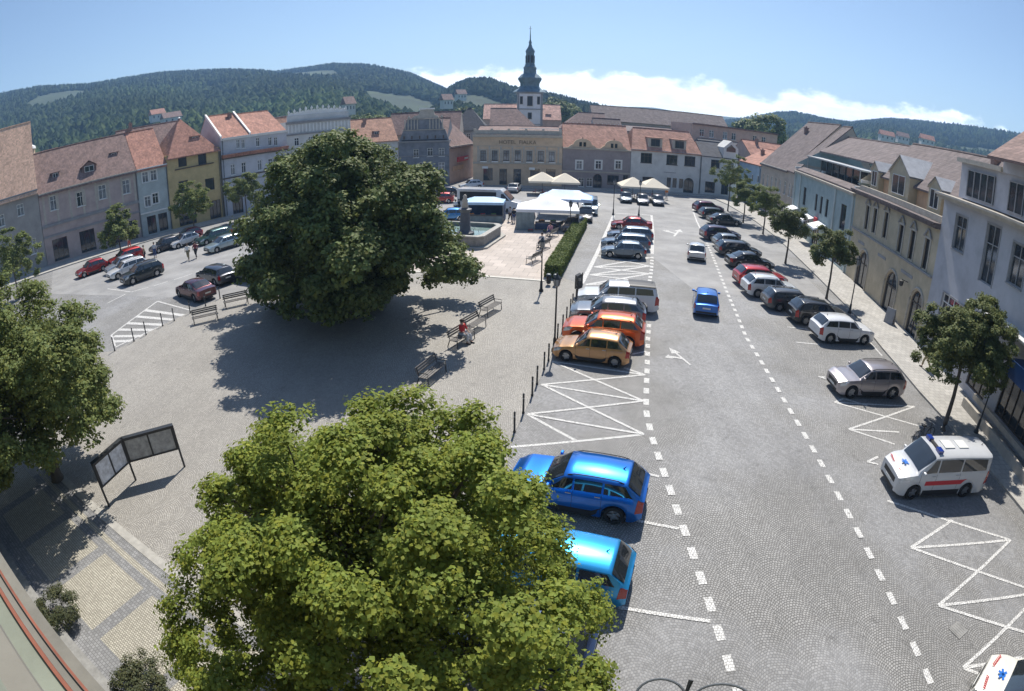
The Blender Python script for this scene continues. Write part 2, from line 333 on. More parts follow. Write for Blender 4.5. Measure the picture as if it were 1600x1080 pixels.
def kerb_line(name, pts, wd, h, mat_, z0=0.0):
    mb = MB(); L = []; Rr = []
    for i, p in enumerate(pts):
        a = Vector(pts[max(i-1, 0)]); b = Vector(pts[min(i+1, len(pts)-1)]); t = (b-a).normalized(); nn = Vector((-t.y, t.x))
        L.append(Vector(p)+nn*wd/2); Rr.append(Vector(p)-nn*wd/2)
    for i in range(len(pts)-1):
        q = [L[i], L[i+1], Rr[i+1], Rr[i]]
        mb.add([(v.x, v.y, z0) for v in q]+[(v.x, v.y, h) for v in q], [(4, 5, 6, 7), (0, 1, 5, 4), (2, 3, 7, 6), (1, 2, 6, 5), (3, 0, 4, 7)])
    o = mb.build(name, mat_); o['kind'] = 'structure'; return o
kerb_line('kerb', [(2.35, 40.25), (-5.6, 42.1), (-13.1, 44.0)], .34, .058, M['stone_light'])
kerb_line('kerb', [(2.5, 40.2), (4.1, 45.0), (6.5, 55.0), (8.4, 63.5), (9.6, 73)], .22, .09, M['kerb'])
# right pavement
RK = [(19.6, -2), (20.6, 5), (21.35, 11), (21.9, 17), (22.6, 22), (23.9, 28), (25.5, 34), (27.0, 41), (29.3, 51.5), (31.6, 62), (33.2, 72), (34.4, 86), (34.2, 93)]
RF = [(22.44+.2264*u, 5+.974*u) for u in (-7, 0, 20, 40, 60, 70)]+[(39.7, 86), (39.6, 95)]
ground_poly('pavement', RK+RF[::-1], 0.12, M['sidewalk'], thick=.12)
kerb_line('kerb', RK, .24, .124, M['kerb'])
# left pavement along the left row of houses
LF0 = Vector((-59.46, 52.18)); LD = Vector((.6094, .7928)); LN = Vector((-.7928, .6094))
def lp(u, d): q = LF0+LD*u-LN*d; return (q.x, q.y)
ground_poly('pavement', [lp(-18, 0), lp(41, 0), lp(41, 3.4), lp(20, 3.8), lp(9, 4.6), lp(-18, 4.6)], .12, M['sidewalk'], thick=.12)
kerb_line('kerb', [lp(-18, 4.6), lp(9, 4.6), lp(20, 3.8), lp(41, 3.4)], .3, .126, M['kerb'])
ground_poly('pavement', [(-7, 97.9), (40, 97), (40, 94.2), (20, 94.0), (-7, 95.0)], .12, M['sidewalk'], thick=.12)
# own pavement at the lower left: granite bands round mosaic squares
ground_poly('pavement', [st_(-24, -.2), st_(-24, 5.1), st_(-2, 5.1), st_(-2, -.2)], .03, M['band'])
for k in range(-3, 5):
    s0 = -16.35+k*3.12
    o = ground_poly('pavement', [st_(s0, 1.62), st_(s0+2.62, 1.62), st_(s0+2.62, 4.02), st_(s0, 4.02)], .034, M['mosaic'])
ground_poly('pavement', [st_(-24, 4.38), st_(-2, 4.38), st_(-2, 4.62), st_(-24, 4.62)], .034, M['mosaic'])
kerb_line('kerb', [st_(-24, 5.15), st_(-2, 5.15)], .34, .045, M['kerb'])
# ------------------------------------------------------------------ painted markings
PM = MB(); ZM = .008
def stripe(a, b, wd, zz=ZM):
    zz = ZM+.0011*(len(PM.f) % 11)
    a = Vector(a[:2]); b = Vector(b[:2]); t = (b-a).normalized(); nn = Vector((-t.y, t.x))*wd/2; 
    q = [a-nn, b-nn, b+nn, a+nn]; PM.add([(v.x, v.y, zz) for v in q], [(0, 1, 2, 3)])
def sp(p1, p2, wd=.13, zz=ZM): stripe(P(*p1), P(*p2), wd, zz)
def dashes(pts, period, ln, wd, start=0.0):
    Q = [Vector(p[:2]) for p in pts]; acc = start
    for i in range(len(Q)-1):
        seg = (Q[i+1]-Q[i]); L = seg.length; t = seg/L
        while acc < L:
            stripe(Q[i]+t*(acc-ln/2), Q[i]+t*(acc+ln/2), wd); acc += period
        acc -= L
D1 = [(1449.3, 1056.7), (1408.9, 969.8), (1371.3, 892.6), (1338.1, 826.7), (1306.8, 768.3), (1279.3, 717.5), (1254.3, 674.5), (1231.75, 637), (1203.75, 589.25), (1185, 558), (1165.6, 526.9), (1148.2, 484.9), (1136, 456.9), (1124.4, 427.8), (1112, 397), (1104, 378)]
p1 = [P(*q) for q in D1]; a_ = Vector(p1[0][:2]); b_ = Vector(p1[1][:2]); ext = a_+(a_-b_).normalized()*4.36
dashes([ext]+p1, 1.087, .56, .24)
D2 = [(1138.7, 1036.7), (1108.3, 942.6), (1081.1, 862.2), (1057, 794.3), (1036.3, 735.5), (1018.8, 684.5), (1009.3, 641.3), (1010, 605), (1011.5, 561), (1012.5, 525.6), (1014.4, 504)]
p2 = [P(*q) for q in D2]; a_ = Vector(p2[0][:2]); b_ = Vector(p2[1][:2]); ext = a_+(a_-b_).normalized()*3.26
dashes([ext]+p2, 1.087, .56, .26)
dashes([P(1014, 445), P(1017.5, 425), P(1019, 400)], 1.087, .6, .3)
for a, b in [((1104, 378), (1096, 361)), ((1096, 361), (1089, 346.7)), ((1089, 346.7), (1082.5, 329)), ((1082.5, 329), (1086, 322.5)), ((1086, 322.5), (1100, 319.5))]: sp(a, b, .2)
Lz = [(862.5, 565), (846.3, 601.3), (823.8, 647.5), (796, 698.8)]; Rz = [(1011, 550), (1008, 586), (1006, 627), (1006, 679)]
for i in range(4):
    for j in (i, i+1, i+2):
        if 1 <= j < 4: sp(Lz[i], Rz[j], .14)
sp(Lz[2], (900, 689), .14); sp((975, 575), (1008, 586), .14)
Lu = [(934, 400), (929, 417.5), (922, 430), (915, 445)]; Ru = [(1016, 403), (1015, 416), (1015, 428), (1014, 441)]
for i in range(4):
    for j in (i-1, i, i+1):
        if 0 <= j < 4: sp(Lu[i], Ru[j], .27)
sp((958.7, 337), (932, 398), .35); sp((932, 398), (909, 443), .35); sp((962, 333.5), (1017, 336.5), .3); sp((1018, 336.5), (1020.5, 365), .3); sp((1020.5, 365), (1019, 397), .3)
for y in range(345, 398, 9): sp((1011, y), (1020, y+.3), .35)
for a, b in [((1304, 629), (1429, 635.5)), ((1304, 629), (1445, 668.5)), ((1326, 671), (1429, 635.5)), ((1326, 671), (1405, 675.5)), ((1326, 671), (1398, 694.5)), ((1355, 722), (1372, 714)), ((1355, 722), (1372, 726)), ((1279, 589), (1300, 591)), ((1279, 589), (1298, 595)),
             ((1304, 629), (1318, 623)), ((1318, 623), (1355, 634)),
             ((1386, 782.5), (1486, 815)), ((1486, 815), (1578.7, 844)), ((1423, 856), (1488, 813)), ((1423, 856), (1578.7, 844)), ((1423, 856), (1600, 918)), ((1466, 946.5), (1578.7, 844)), ((1466, 946.5), (1605, 929)), ((1466, 946.5), (1603, 989)),
             ((1504.8, 1043.7), (1602, 951)), ((1504.8, 1043.7), (1597, 1027)), ((1504.8, 1043.7), (1545, 1059)), ((1600, 955), (1640, 920)),
             ((1230, 511), (1262, 515)), ((1244, 535), (1280, 538.5)), ((1171, 427), (1190, 428.5)), ((1162, 414), (1189, 416)),
             ((1006, 816), (1061, 826.5)), ((1012, 741), (1030, 745)), ((965, 949), (1109.6, 971)), ((988, 554), (1010, 549.5)), ((1360, 536), (1378, 556))]: sp(a, b, .13)
sp((940, 798), (1006, 816), .13)
# hatched island, left road
for a, b in [((174, 524), (246, 471)), ((246, 471), (303, 486.5)), ((180, 541), (174, 524)), ((180, 543), (303, 487))]: sp(a, b, .16)
A0, A1, B0, B1 = Vector(P(174, 524)[:2]), Vector(P(246, 471)[:2]), Vector(P(180, 543)[:2]), Vector(P(303, 487)[:2])
hq = [((176, 534), (206, 533)), ((178, 526), (222, 525.5)), ((185, 515.5), (240, 516)), ((199, 505.5), (254, 508)), ((213, 495), (270, 500)), ((227, 485), (287, 493))]
for a, b in hq: sp(a, b, .42)
for a, b in [((205, 456.5), (232, 449)), ((240, 447), (262, 440)), ((272, 437.5), (300, 428)), ((168, 474), (196, 460)), ((168, 451.5), (204, 456.5)), ((305, 426), (345, 414)), ((212, 441), (242, 431))]: sp(a, b, .14)
# faint arrows
def arrow(x, y, rz, s=1.0):
    Mx = Matrix.Translation((x, y, 0)) @ Matrix.Rotation(rz, 4, 'Z')
    for poly in ([(-.08, -1.4), (.08, -1.4), (.08, .5), (-.08, .5)], [(-.35, .5), (.35, .5), (0, 1.5)], [(-.08, -.5), (-.08, -.2), (-.7, .25), (-.7, -.1)], [(-.65, -.25), (-.65, .45), (-1.1, .1)]):
        PM.add([tuple(Mx @ Vector((p[0]*s, p[1]*s, ZM+.0011*(len(PM.f) % 11)))) for p in poly], [tuple(range(len(poly)))])
a_ = P(1062, 557); arrow(a_[0], a_[1], R(15), .8)
a_ = P(1058, 364); arrow(a_[0], a_[1], R(-25), 1.6)
a_ = P(1090, 600); 
po = PM.build('road_marking', M['paint']); po['kind'] = 'structure'
# iron drain covers and gullies in the road
def gully(px, py, rz):
    x, y, _ = P(px, py); e = empty('drain_cover', (x, y, 0), rz, None, None)
    mb = MB(); mb.box(-.28, .28, -.28, .28, .002, .014)
    for k in range(5): mb.box(-.22+k*.1, -.18+k*.1, -.22, .22, .014, .02)
    bpy.data.objects.remove(e); o = mb.build('drain_cover', M['granite']); o.location = (x, y, .006); o.rotation_euler = (0, 0, rz); return o
tag(gully(1497, 985, .3), 'dark iron drain cover in the right lane by the lowest zigzag marking', 'drain cover')
# ------------------------------------------------------------------ buildings
class House:
    def __init__(s, name, label, A, B, h, depth, wall, cat='house', z0=0.0, group=None):
        s.A, s.B = A, B; s.W = math.hypot(B[0]-A[0], B[1]-A[1]); s.h = h; s.d = depth; s.z0 = z0
        s.root = empty(name, (A[0], A[1], 0), math.atan2(B[1]-A[1], B[0]-A[0]), label, cat, group)
        s.wall = wall; s.ops = []
    def px(s, x, y): return on_wall(s.A, s.B, x, y)
    def op(s, u, z, w, h, kind='win', fr=None): s.ops.append((u, z, w, h, kind, fr)); return s
    def row(s, us, z, w, h, kind='win', fr=None):
        for u in us: s.op(u, z, w, h, kind, fr)
        return s
    def rowpx(s, pts, w, h, kind='win', fr=None):
        for p in pts: u, zz = s.px(*p); s.op(u, zz, w, h, kind, fr)
        return s
    def walls(s, trim=None, frame=None, fill='glass', side=True):
        W, h, D = s.W, s.h, s.d; mb = MB()
        ok = [o for o in s.ops if o[0]-o[2]/2 > .05 and o[0]+o[2]/2 < W-.05]; s.ops = ok
        us = sorted({0, W} | {round(o[0]+k*o[2]/2, 3) for o in ok for k in (-1, 1)})
        zs = sorted({s.z0, h} | {round(max(s.z0+.02, o[1]+k*o[3]/2), 3) for o in ok for k in (-1, 1) if o[1]+k*o[3]/2 < h})
        for i in range(len(us)-1):
            for j in range(len(zs)-1):
                cu, cz = (us[i]+us[i+1])/2, (zs[j]+zs[j+1])/2
                if any(abs(cu-o[0]) < o[2]/2 and abs(cz-o[1]) < o[3]/2 for o in ok): continue
                mb.add([(us[i], 0, zs[j]), (us[i+1], 0, zs[j]), (us[i+1], 0, zs[j+1]), (us[i], 0, zs[j+1])], [(0, 1, 2, 3)])
        for (u, z_, w_, hh, kind, fr) in ok:
            a, b, c, d = u-w_/2, u+w_/2, max(s.z0+.02, z_-hh/2), z_+hh/2; q = .2
            mb.add([(a, 0, c), (b, 0, c), (b, 0, d), (a, 0, d), (a, q, c), (b, q, c), (b, q, d), (a, q, d)], [(0, 1, 5, 4), (1, 2, 6, 5), (2, 3, 7, 6), (3, 0, 4, 7)])
            if kind == 'arch':     # fill the two spandrels of the arch
                r = w_/2; K = 7
                for sg in (-1, 1):
                    arc = [(u+sg*r*math.cos(t), d-r+r*math.sin(t)) for t in [math.pi/2*k/K for k in range(K+1)]]
                    for k in range(K): 
                        mb.add([(arc[k][0], 0, arc[k][1]), (arc[k+1][0], 0, arc[k+1][1]), (u+sg*r, 0, d)], [(0, 1, 2)])
                        mb.add([(arc[k][0], 0, arc[k][1]), (arc[k+1][0], 0, arc[k+1][1]), (arc[k+1][0], q, arc[k+1][1]), (arc[k][0], q, arc[k][1])], [(0, 1, 2, 3)])
        mb.add([(0, 0, s.z0), (0, D, s.z0), (0, D, h), (0, 0, h), (W, 0, s.z0), (W, D, s.z0), (W, D, h), (W, 0, h)], [(0, 1, 2, 3), (4, 5, 6, 7), (1, 5, 6, 2)])
        mb.add([(0, 0, h), (W, 0, h), (W, D, h), (0, D, h)], [(0, 1, 2, 3)])
        me = bpy.data.meshes.new('wall'); me.from_pydata(mb.v, [], mb.f); me.materials.append(s.wall)
        o = bpy.data.objects.new('wall', me); COL.objects.link(o); o.parent = s.root; s.wo = o
        frame = frame or M['white']
        for (u, z_, w_, hh, kind, fr) in ok:
            a, b, c, d = u-w_/2, u+w_/2, max(s.z0+.02, z_-hh/2), z_+hh/2; fm = fr or frame; f = MB(); t = .07
            nm = 'window' if kind in ('win', 'dark', 'wide', 'cur') else ('door' if kind in ('door', 'arch') else 'shop_window')
            if kind == 'arch':
                r = w_/2; K = 12; arc = [(u+r*math.cos(math.pi*k/K), d-r+r*math.sin(math.pi*k/K)) for k in range(K+1)]
                f.tube([(a+.05, .12, c)]+[(x*.97+u*.03, .12, zz-.03) for x, zz in arc[::-1]]+[(b-.05, .12, c)], .06, 5)
                f.box(u-.03, u+.03, .1, .16, c, d-.1); f.box(a, b, .1, .16, d-r-.04, d-r+.04)
            else:
                f.box(a, a+t, .08, .16, c, d); f.box(b-t, b, .08, .16, c, d); f.box(a+t, b-t, .08, .16, d-t, d); f.box(a+t, b-t, .08, .16, c, c+t)
                nv = 1 if kind in ('win', 'cur', 'door') else (0 if kind == 'dark' else max(1, int(w_/.9)))
                for k in range(nv): x = a+(k+1)*w_/(nv+1); f.box(x-.03, x+.03, .085, .155, c+t, d-t)
                if kind in ('win', 'wide', 'cur'): f.box(a+t, b-t, .083, .153, c+hh*.66, c+hh*.66+.06)
                if kind in ('win', 'cur', 'wide') and hh < 2.6: f.box(a-.08, b+.08, -.10, .02, c-.08, c+.0)
            fo = f.build(nm, fm, s.root)
            g = MB(); g.add([(a+.02, .15, c), (b-.02, .15, c), (b-.02, .15, d), (a+.02, .15, d)], [(0, 1, 2, 3)])
            g.add([(a, .199, c), (b, .199, c), (b, .199, d), (a, .199, d)], [(0, 1, 2, 3)])
            g.build('pane', M['curtain'] if (kind == 'cur' or (kind == 'win' and random.random() < .45)) else M['glass'], fo)
        return s
    def band(s, z_, h_, proud, m, name='cornice', x0=0, x1=None):
        mb = MB(); x1 = s.W if x1 is None else x1
        mb.box(x0+.004, x1-.004, -proud, .05, z_, z_+h_*.6); mb.box(x0+.003, x1-.003, -proud*1.35, .05, z_+h_*.6, z_+h_); return mb.build(name, m, s.root)
    def part(s, mb, name, m, smooth=None): return mb.build(name, m, s.root, smooth)
    def roof(s, rz, m, x0=0, x1=None, rd=None, over=.45, hipl=0, hipr=0, base=None, name='roof', D=None, gm=None, chim=()):
        """ridge runs along the front; rz = its height, rd = how far behind the front it lies"""
        x1 = s.W if x1 is None else x1; D = D or s.d; rd = rd or D/2; hz = base if base is not None else s.h; mb = MB(); t = .16
        sl = (rz-hz)/rd; ze = hz-over*sl; sb = (rz-hz)/(D-rd); zb = hz-over*sb
        V = [(x0, -over, ze), (x1, -over, ze), (x1-hipr, rd, rz), (x0+hipl, rd, rz), (x0, D+over, zb), (x1, D+over, zb)]
        top = [(a, b, c+t) for a, b, c in V]
        mb.add(V+top, [(6, 7, 8, 9), (9, 8, 11, 10), (0, 1, 7, 6), (4, 5, 11, 10), (0, 3, 2, 1), (3, 4, 5, 2), (0, 6, 9, 3), (3, 9, 10, 4), (1, 2, 8, 7), (2, 5, 11, 8)])
        if hipl: mb.add([(x0, -over, ze+t), (x0+hipl, rd, rz+t), (x0, D+over, zb+t)], [(0, 1, 2)])
        if hipr: mb.add([(x1, -over, ze+t), (x1-hipr, rd, rz+t), (x1, D+over, zb+t)], [(0, 1, 2)])
        o = mb.build(name, m, s.root)
        rb = MB(); rb.tube([(x0+hipl, rd, rz+t), (x1-hipr, rd, rz+t)], .12, 6); rb.build('ridge_tiles', m, o)
        gb = MB()
        if not hipl: MB().add([(x0+.01, 0, hz), (x0+.01, D, hz), (x0+.01, rd, rz)], [(0, 1, 2)]).build('gable', gm or s.wall, s.root)
        if not hipr: MB().add([(x1-.01, 0, hz), (x1-.01, D, hz), (x1-.01, rd, rz)], [(0, 1, 2)]).build('gable', gm or s.wall, s.root)
        for (cx, cy, ch) in chim:
            zc = hz+min(cy*sl, (D-cy)*sb); c = MB(); c.box(cx-.28, cx+.28, cy-.28, cy+.28, zc-.3, zc+ch); c.box(cx-.36, cx+.36, cy-.36, cy+.36, zc+ch, zc+ch+.12)
            for q in (-.13, .13): c.lathe([(.08, 0), (.07, .22)], 8, (cx+q, cy, zc+ch+.12))
            c.build('chimney', M['chim'], o)
        return o
    def dormer(s, u, z_, w_, h_, y0, depth, m_wall, m_roof, kind='gable', frame=None, rise=.7):
        f = MB(); a, b = u-w_/2, u+w_/2
        f.box(a, b, y0, y0+depth, z_, z_+h_)
        if kind == 'gable': f.add([(a, y0, z_+h_), (b, y0, z_+h_), (u, y0, z_+h_+rise)], [(0, 1, 2)])
        d = f.build('dormer', m_wall, s.root); r = MB(); ov = .14
        if kind == 'gable':
            r.add([(a-ov, y0-.15, z_+h_-.08), (u, y0-.15, z_+h_+rise+.08), (b+ov, y0-.15, z_+h_-.08), (a-ov, y0+depth, z_+h_-.08), (u, y0+depth, z_+h_+rise+.08), (b+ov, y0+depth, z_+h_-.08)],
                  [(0, 1, 4, 3), (1, 2, 5, 4)])
            r.add([(a-ov, y0-.15, z_+h_-.2), (u, y0-.15, z_+h_+rise-.04), (b+ov, y0-.15, z_+h_-.2), (a-ov, y0+depth, z_+h_-.2), (u, y0+depth, z_+h_+rise-.04), (b+ov, y0+depth, z_+h_-.2)],
                  [(0, 1, 4, 3), (1, 2, 5, 4)])
        else: r.box(a-.12, b+.12, y0-.2, y0+depth, z_+h_+.01, z_+h_+.13)
        r.build('dormer_roof', m_roof, d)
        g = MB(); g.box(a+w_*.2, b-w_*.2, y0-.03, y0-.005, z_+h_*.2, z_+h_*.88); g.build('pane', M['glass'], d)
        f2 = MB(); c, e, p, q = a+w_*.2, b-w_*.2, z_+h_*.2, z_+h_*.88
        for bx in ((c-.05, c, p, q), (e, e+.05, p, q), (c-.05, e+.05, p-.06, p), (c-.05, e+.05, q, q+.06), (u-.025, u+.025, p, q)): f2.box(bx[0], bx[1], y0-.06, y0-.004, bx[2], bx[3])
        f2.build('frame', frame or M['white'], d); return d
    def pipe(s, u, m=None, top=None):
        mb = MB(); top = top or s.h; mb.tube([(u, -.35, top-.05), (u, -.1, top-.5), (u, -.1, .2)], .055, 6); return mb.build('drainpipe', m or M['zincd'], s.root)
    def surround(s, m, t=.14, proud=.05, only=None):
        for o in s.ops:
            if only and not only(o): continue
            u, z_, w_, hh = o[:4]; a, b, c, d = u-w_/2, u+w_/2, z_-hh/2, z_+hh/2; f = MB()
            f.box(a-t, a-.002, -proud, .02, c-t*.5, d+t); f.box(b+.002, b+t, -proud, .02, c-t*.5, d+t); f.box(a-.001, b+.001, -proud+.004, .02, d+.002, d+t-.003)
            f.build('window_surround', m, s.root)
def text(body, size, m, parent, loc, rot=(math.pi/2, 0, 0), depth=.02, name='lettering'):
    cu = bpy.data.curves.new('lettering', 'FONT'); cu.body = body; cu.size = size; cu.align_x = 'CENTER'; cu.align_y = 'CENTER'; cu.extrude = depth
    tmp = bpy.data.objects.new('tmp', cu); COL.objects.link(tmp); dg = bpy.context.evaluated_depsgraph_get()
    me = bpy.data.meshes.new_from_object(tmp.evaluated_get(dg)); bpy.data.objects.remove(tmp)
    me.materials.clear(); me.materials.append(m); o = bpy.data.objects.new(name, me); COL.objects.link(o); o.parent = parent; o.location = loc; o.rotation_euler = rot; return o

M['bsign'] = mat('blue_sign_paint', (.02, .08, .26), .5, noise=.1)
T = dict(red=tiles('clay_tiles', (.45, .22, .16)), old=tiles('aged_clay_tiles', (.25, .165, .145)), brown=tiles('brown_tiles', (.20, .135, .125)), orange=tiles('orange_tiles', (.47, .26, .18)),
         pale=tiles('pale_clay_tiles', (.50, .27, .20)), slate=tiles('slate_roof', (.085, .09, .105), n=.25), purple=tiles('violet_brown_tiles', (.175, .14, .138)), sunny=tiles('sunlit_tan_tiles', (.74, .48, .34), n=.12), tin=mat('tin_roof', (.5, .5, .5), .5, metal=.4, noise=.2))
W_ = dict(pink=plaster('dusty_pink_plaster', (.44, .355, .33)), ltblue=plaster('light_blue_plaster', (.43, .48, .47)), yellow=plaster('ochre_plaster', (.56, .43, .21)), white=plaster('white_plaster', (.50, .51, .55), .1),
          offw=plaster('off_white_plaster', (.62, .62, .60), .1), grey=plaster('grey_plaster', (.33, .35, .38)), graydk=plaster('scratched_dark_plaster', (.21, .225, .255), .35), beige=plaster('beige_plaster', (.50, .43, .31)), hotel=plaster('cream_yellow_plaster', (.60, .46, .32)),
          brown=plaster('brown_mauve_plaster', (.31, .27, .27)), teal=plaster('pale_teal_plaster', (.33, .41, .42)), blue=plaster('sky_blue_plaster', (.32, .43, .53)), tan=plaster('tan_plaster', (.46, .40, .34)), lav=plaster('lavender_grey_plaster', (.44, .445, .48), .1),
          ash=plaster('ash_grey_plaster', (.35, .33, .31)), rosy=plaster('salmon_plaster', (.55, .40, .33)), peach=plaster('peach_plaster', (.60, .40, .26)), green=plaster('pale_green_plaster', (.24, .26, .21)), edge=mat('dull_red_flashing', (.26, .09, .055), .7, noise=.3), ledge=plaster('dark_stone_ledge', (.2, .19, .165)))
M['chim'] = mat('chimney_brick', (.30, .2, .17), .9, noise=.35, nscale=6); M['zincd'] = mat('dark_zinc', (.13, .14, .15), .5, metal=.4, noise=.2)
M['stone'] = mat('sandstone_trim', (.46, .42, .36), .85, noise=.2, nscale=2); M['gold'] = mat('dark_lettering', (.16, .12, .07), .6)
M['redsign'] = mat('red_sign_paint', (.62, .04, .05), .5, noise=.05); M['dkframe'] = mat('brown_window_frame', (.09, .065, .05), .6, noise=.2); M['greytrim'] = mat('grey_trim', (.30, .30, .31), .8, noise=.2)
M['copper'] = mat('patinated_dark_copper', (.16, .23, .28), .6, metal=.3, noise=.35, nscale=1.2)
def L_(u): q = LF0+LD*u; return (q.x, q.y)

# --- left row, seen from the square, near to far
h = House('gable_house', 'grey house with a tall orange tiled roof at the far left edge', L_(-19), L_(0), 10.35, 11, W_['ash'])
h.rowpx([(32, 328), (2, 345)], 1.0, 1.5).row([-.1+1.5, 5.2], 7.6, 1.0, 1.6).row([14.5, 17.3], 3.2, 1.1, 2).walls(); h.roof(19.6, T['sunny'], rd=6.2, D=12, chim=[(10, 6, 1.0)]); h.band(9.95, .4, .25, M['greytrim'])
h = House('town_house', 'long dusty pink house with four upper windows and an aged clay roof', L_(0.05), L_(14.95), 9.5, 11.5, W_['pink'])
h.rowpx([(84, 317), (126, 311), (160, 300), (197, 292)], 1.15, 1.9); h.row([2.3, 6.5, 10.6], 1.75, 2.3, 2.9, 'shop', M['dkframe']); h.row([13.6], 1.5, 1.2, 2.6, 'door', M['dkframe'])
h.walls(); h.surround(M['stone'], .2, .06, lambda o: o[1] > 5); h.band(9.1, .42, .3, M['stone']); h.band(4.95, .35, .16, M['greytrim']); h.band(3.6, .25, .12, M['greytrim']); h.pipe(14.8)
for k in range(8): 
    mb = MB(); mb.box(.5+k*1.98, .8+k*1.98, -.05, .02, 5.3, 9.1); h.part(mb, 'pilaster', M['stone'])
h.roof(14.9, T['old'], rd=6, chim=[(4.4, 8, 1.2), (12.3, 6.6, .5)]); h.dormer(8.1, 10.6, 2.2, 1.0, 1.2, 2.6, T['old'], T['old'], 'gable', rise=.6); h.dormer(3.0, 11.0, 1.2, .7, 1.7, 2.2, T['old'], T['old'], 'shed'); h.dormer(12.4, 12.0, 1.2, .5, 3.0, 1.6, T['old'], T['old'], 'shed')
h = House('town_house', 'narrow light blue house with paired white windows between the pink and ochre houses', L_(15.0), L_(19.7), 9.55, 11, W_['ltblue'])
h.rowpx([(227, 277), (240, 274), (231, 315), (243, 310)], .95, 1.45); h.row([1.6, 3.4], 1.5, 1.4, 2.5, 'shop', M['dkframe']); h.walls(); h.surround(M['white'], .12, .05, lambda o: o[1] > 3); h.band(9.2, .35, .28, M['white']); h.band(3.2, .2, .1, M['white']); h.pipe(4.6)
h.roof(14.9, T['red'], rd=6, chim=[(.6, 6.2, .7)])
h = House('town_house', 'ochre yellow house with a pointed red hipped roof', L_(19.75), L_(28.3), 10.6, 9.5, W_['yellow'])
h.rowpx([(285, 251), (316, 248)], 1.35, 1.75, 'dark', M['dkframe']); h.rowpx([(287, 292), (328, 288)], 1.5, 1.75, 'dark', M['dkframe']); h.op(7.2, 1.5, 1.9, 2.7, 'shop', M['dkframe']).op(2.6, 1.5, 2.8, 2.6, 'shop', M['dkframe'])
h.walls(frame=M['dkframe']); h.band(8.3, .14, .14, M['dkframe'], x0=1.2, x1=7.5); h.roof(15.6, T['red'], rd=4.2, D=9.5, hipl=3.7, hipr=4.7, over=.55); h.pipe(8.4)
mb = MB(); mb.lathe([(.22, 0), (.25, .12), (.05, .3)], 10, (3.75, 4.2, 15.75)); h.part(mb, 'roof_finial', M['white'])
h.dormer(5.3, 12.1, 1.5, .55, 1.5, 1.5, T['red'], T['red'], 'shed', rise=.3)
mb = MB(); mb.box(1.2, 3.7, -.12, -.02, 3.0, 3.5); h.part(mb, 'shop_sign', M['white'])
h = House('town_house', 'white three storey house with stepped orange roofs beside the ochre house', L_(28.6), L_(40.1), 11.7, 10, W_['white'])
h.rowpx([(372, 225), (380, 225), (403, 222), (422, 221), (431, 221)], .62, 1.35); h.rowpx([(364, 265), (381, 262), (406, 258)], .75, 1.6).row([8.4, 10.2], 6.8, .75, 1.6); h.row([2, 5, 8], 3.9, .8, 1.5).row([2.2, 6, 9.6], 1.4, 1.8, 2.5, 'shop', M['dkframe'])
h.walls(); h.band(11.4, .35, .3, M['white']); h.band(8.75, .5, .55, T['red']); h.band(8.55, .2, .3, M['dkframe']); h.band(5.6, .18, .12, M['dkframe']); h.band(4.9, .15, .1, M['greytrim']); h.pipe(.25)
for a, b, zz, r_ in ((.1, 4.9, 15.4, 6), (5.1, 11.4, 15.2, 6)): h.roof(zz, T['red'], x0=a, x1=b, rd=r_, over=.2, chim=[(b-1, 5, .7)] if a < 1 else ())
for u in (.05, 5.0): 
    mb = MB(); mb.prism([(0, 11.7), (0, 12.1), (6, 15.9), (6, 15.4)], 0, .28); o = h.part(mb, 'fire_wall', M['white']); o.rotation_euler = (0, 0, R(90)); o.location = (u+.2, 0, 0)
# white renaissance house with a high attic
A5 = (-36.2, 86.5); B5 = (-26.9, 92.5)
h = House('attic_house', 'tall white renaissance house with a crenellated attic above the big tree', A5, B5, 13.0, 11, W_['offw'], 'house')
h.row([1.8, 4.2, 7.0, 9.3], 9.6, .8, 1.3).row([2, 5, 8.5], 6.0, 1, 1.7).row([2.2, 8.6], 1.6, 2.2, 2.6, 'arch').walls(); h.band(12.6, .4, .35, M['greytrim']); h.band(10.7, .25, .25, M['greytrim'])
for k in range(18):
    mb = MB(); x = .35+k*.6; mb.box(x, x+.2, -.14, .02, 11.1, 12.5); h.part(mb, 'attic_pilaster', M['white'])
mb = MB(); mb.box(.3, h.W-.3, -.05, .35, 13.0, 14.0); h.part(mb, 'attic_wall', W_['offw'])
for k in range(11):
    mb = MB(); x = .6+k*.97; zt = 14.0+.55*math.sin(math.pi*k/10); mb.box(x-.12, x+.12, .02, .26, 14.0, zt+.35); mb.lathe([(.05, 0), (.17, .1), (.19, .28), (.1, .42), (.02, .62)], 7, (x, .14, zt+.3)); h.part(mb, 'attic_finial', M['white'], 40)
    if k < 10:
        K = 6; mb = MB(); mb.prism([(x+.1, 14.0)]+[(x+.48-.36*math.cos(math.pi*q/K), 14.0+.5*math.sin(math.pi*q/K)+(zt-14)*.6) for q in range(K+1)]+[(x+.87, 14.0)], .05, .22); h.part(mb, 'attic_scroll', M['white'])
# house with orange roof behind the tree
h = House('town_house', 'plain house under a bright orange roof between the attic house and the grey gabled house', (-31.5, 95), (-20.4, 100), 8.4, 11, W_['offw'])
h.row([1.5, 4, 6.5, 9], 6, .9, 1.6).row([2, 5, 8.4], 1.6, 1.6, 2.4, 'shop').walls(); h.roof(12.3, T['orange'], rd=5.5, chim=[(3, 5, .8), (7, 4.5, .6)]); h.dormer(8.6, 9.4, 1.1, .6, 1.5, 2, T['old'], T['old'], 'shed')
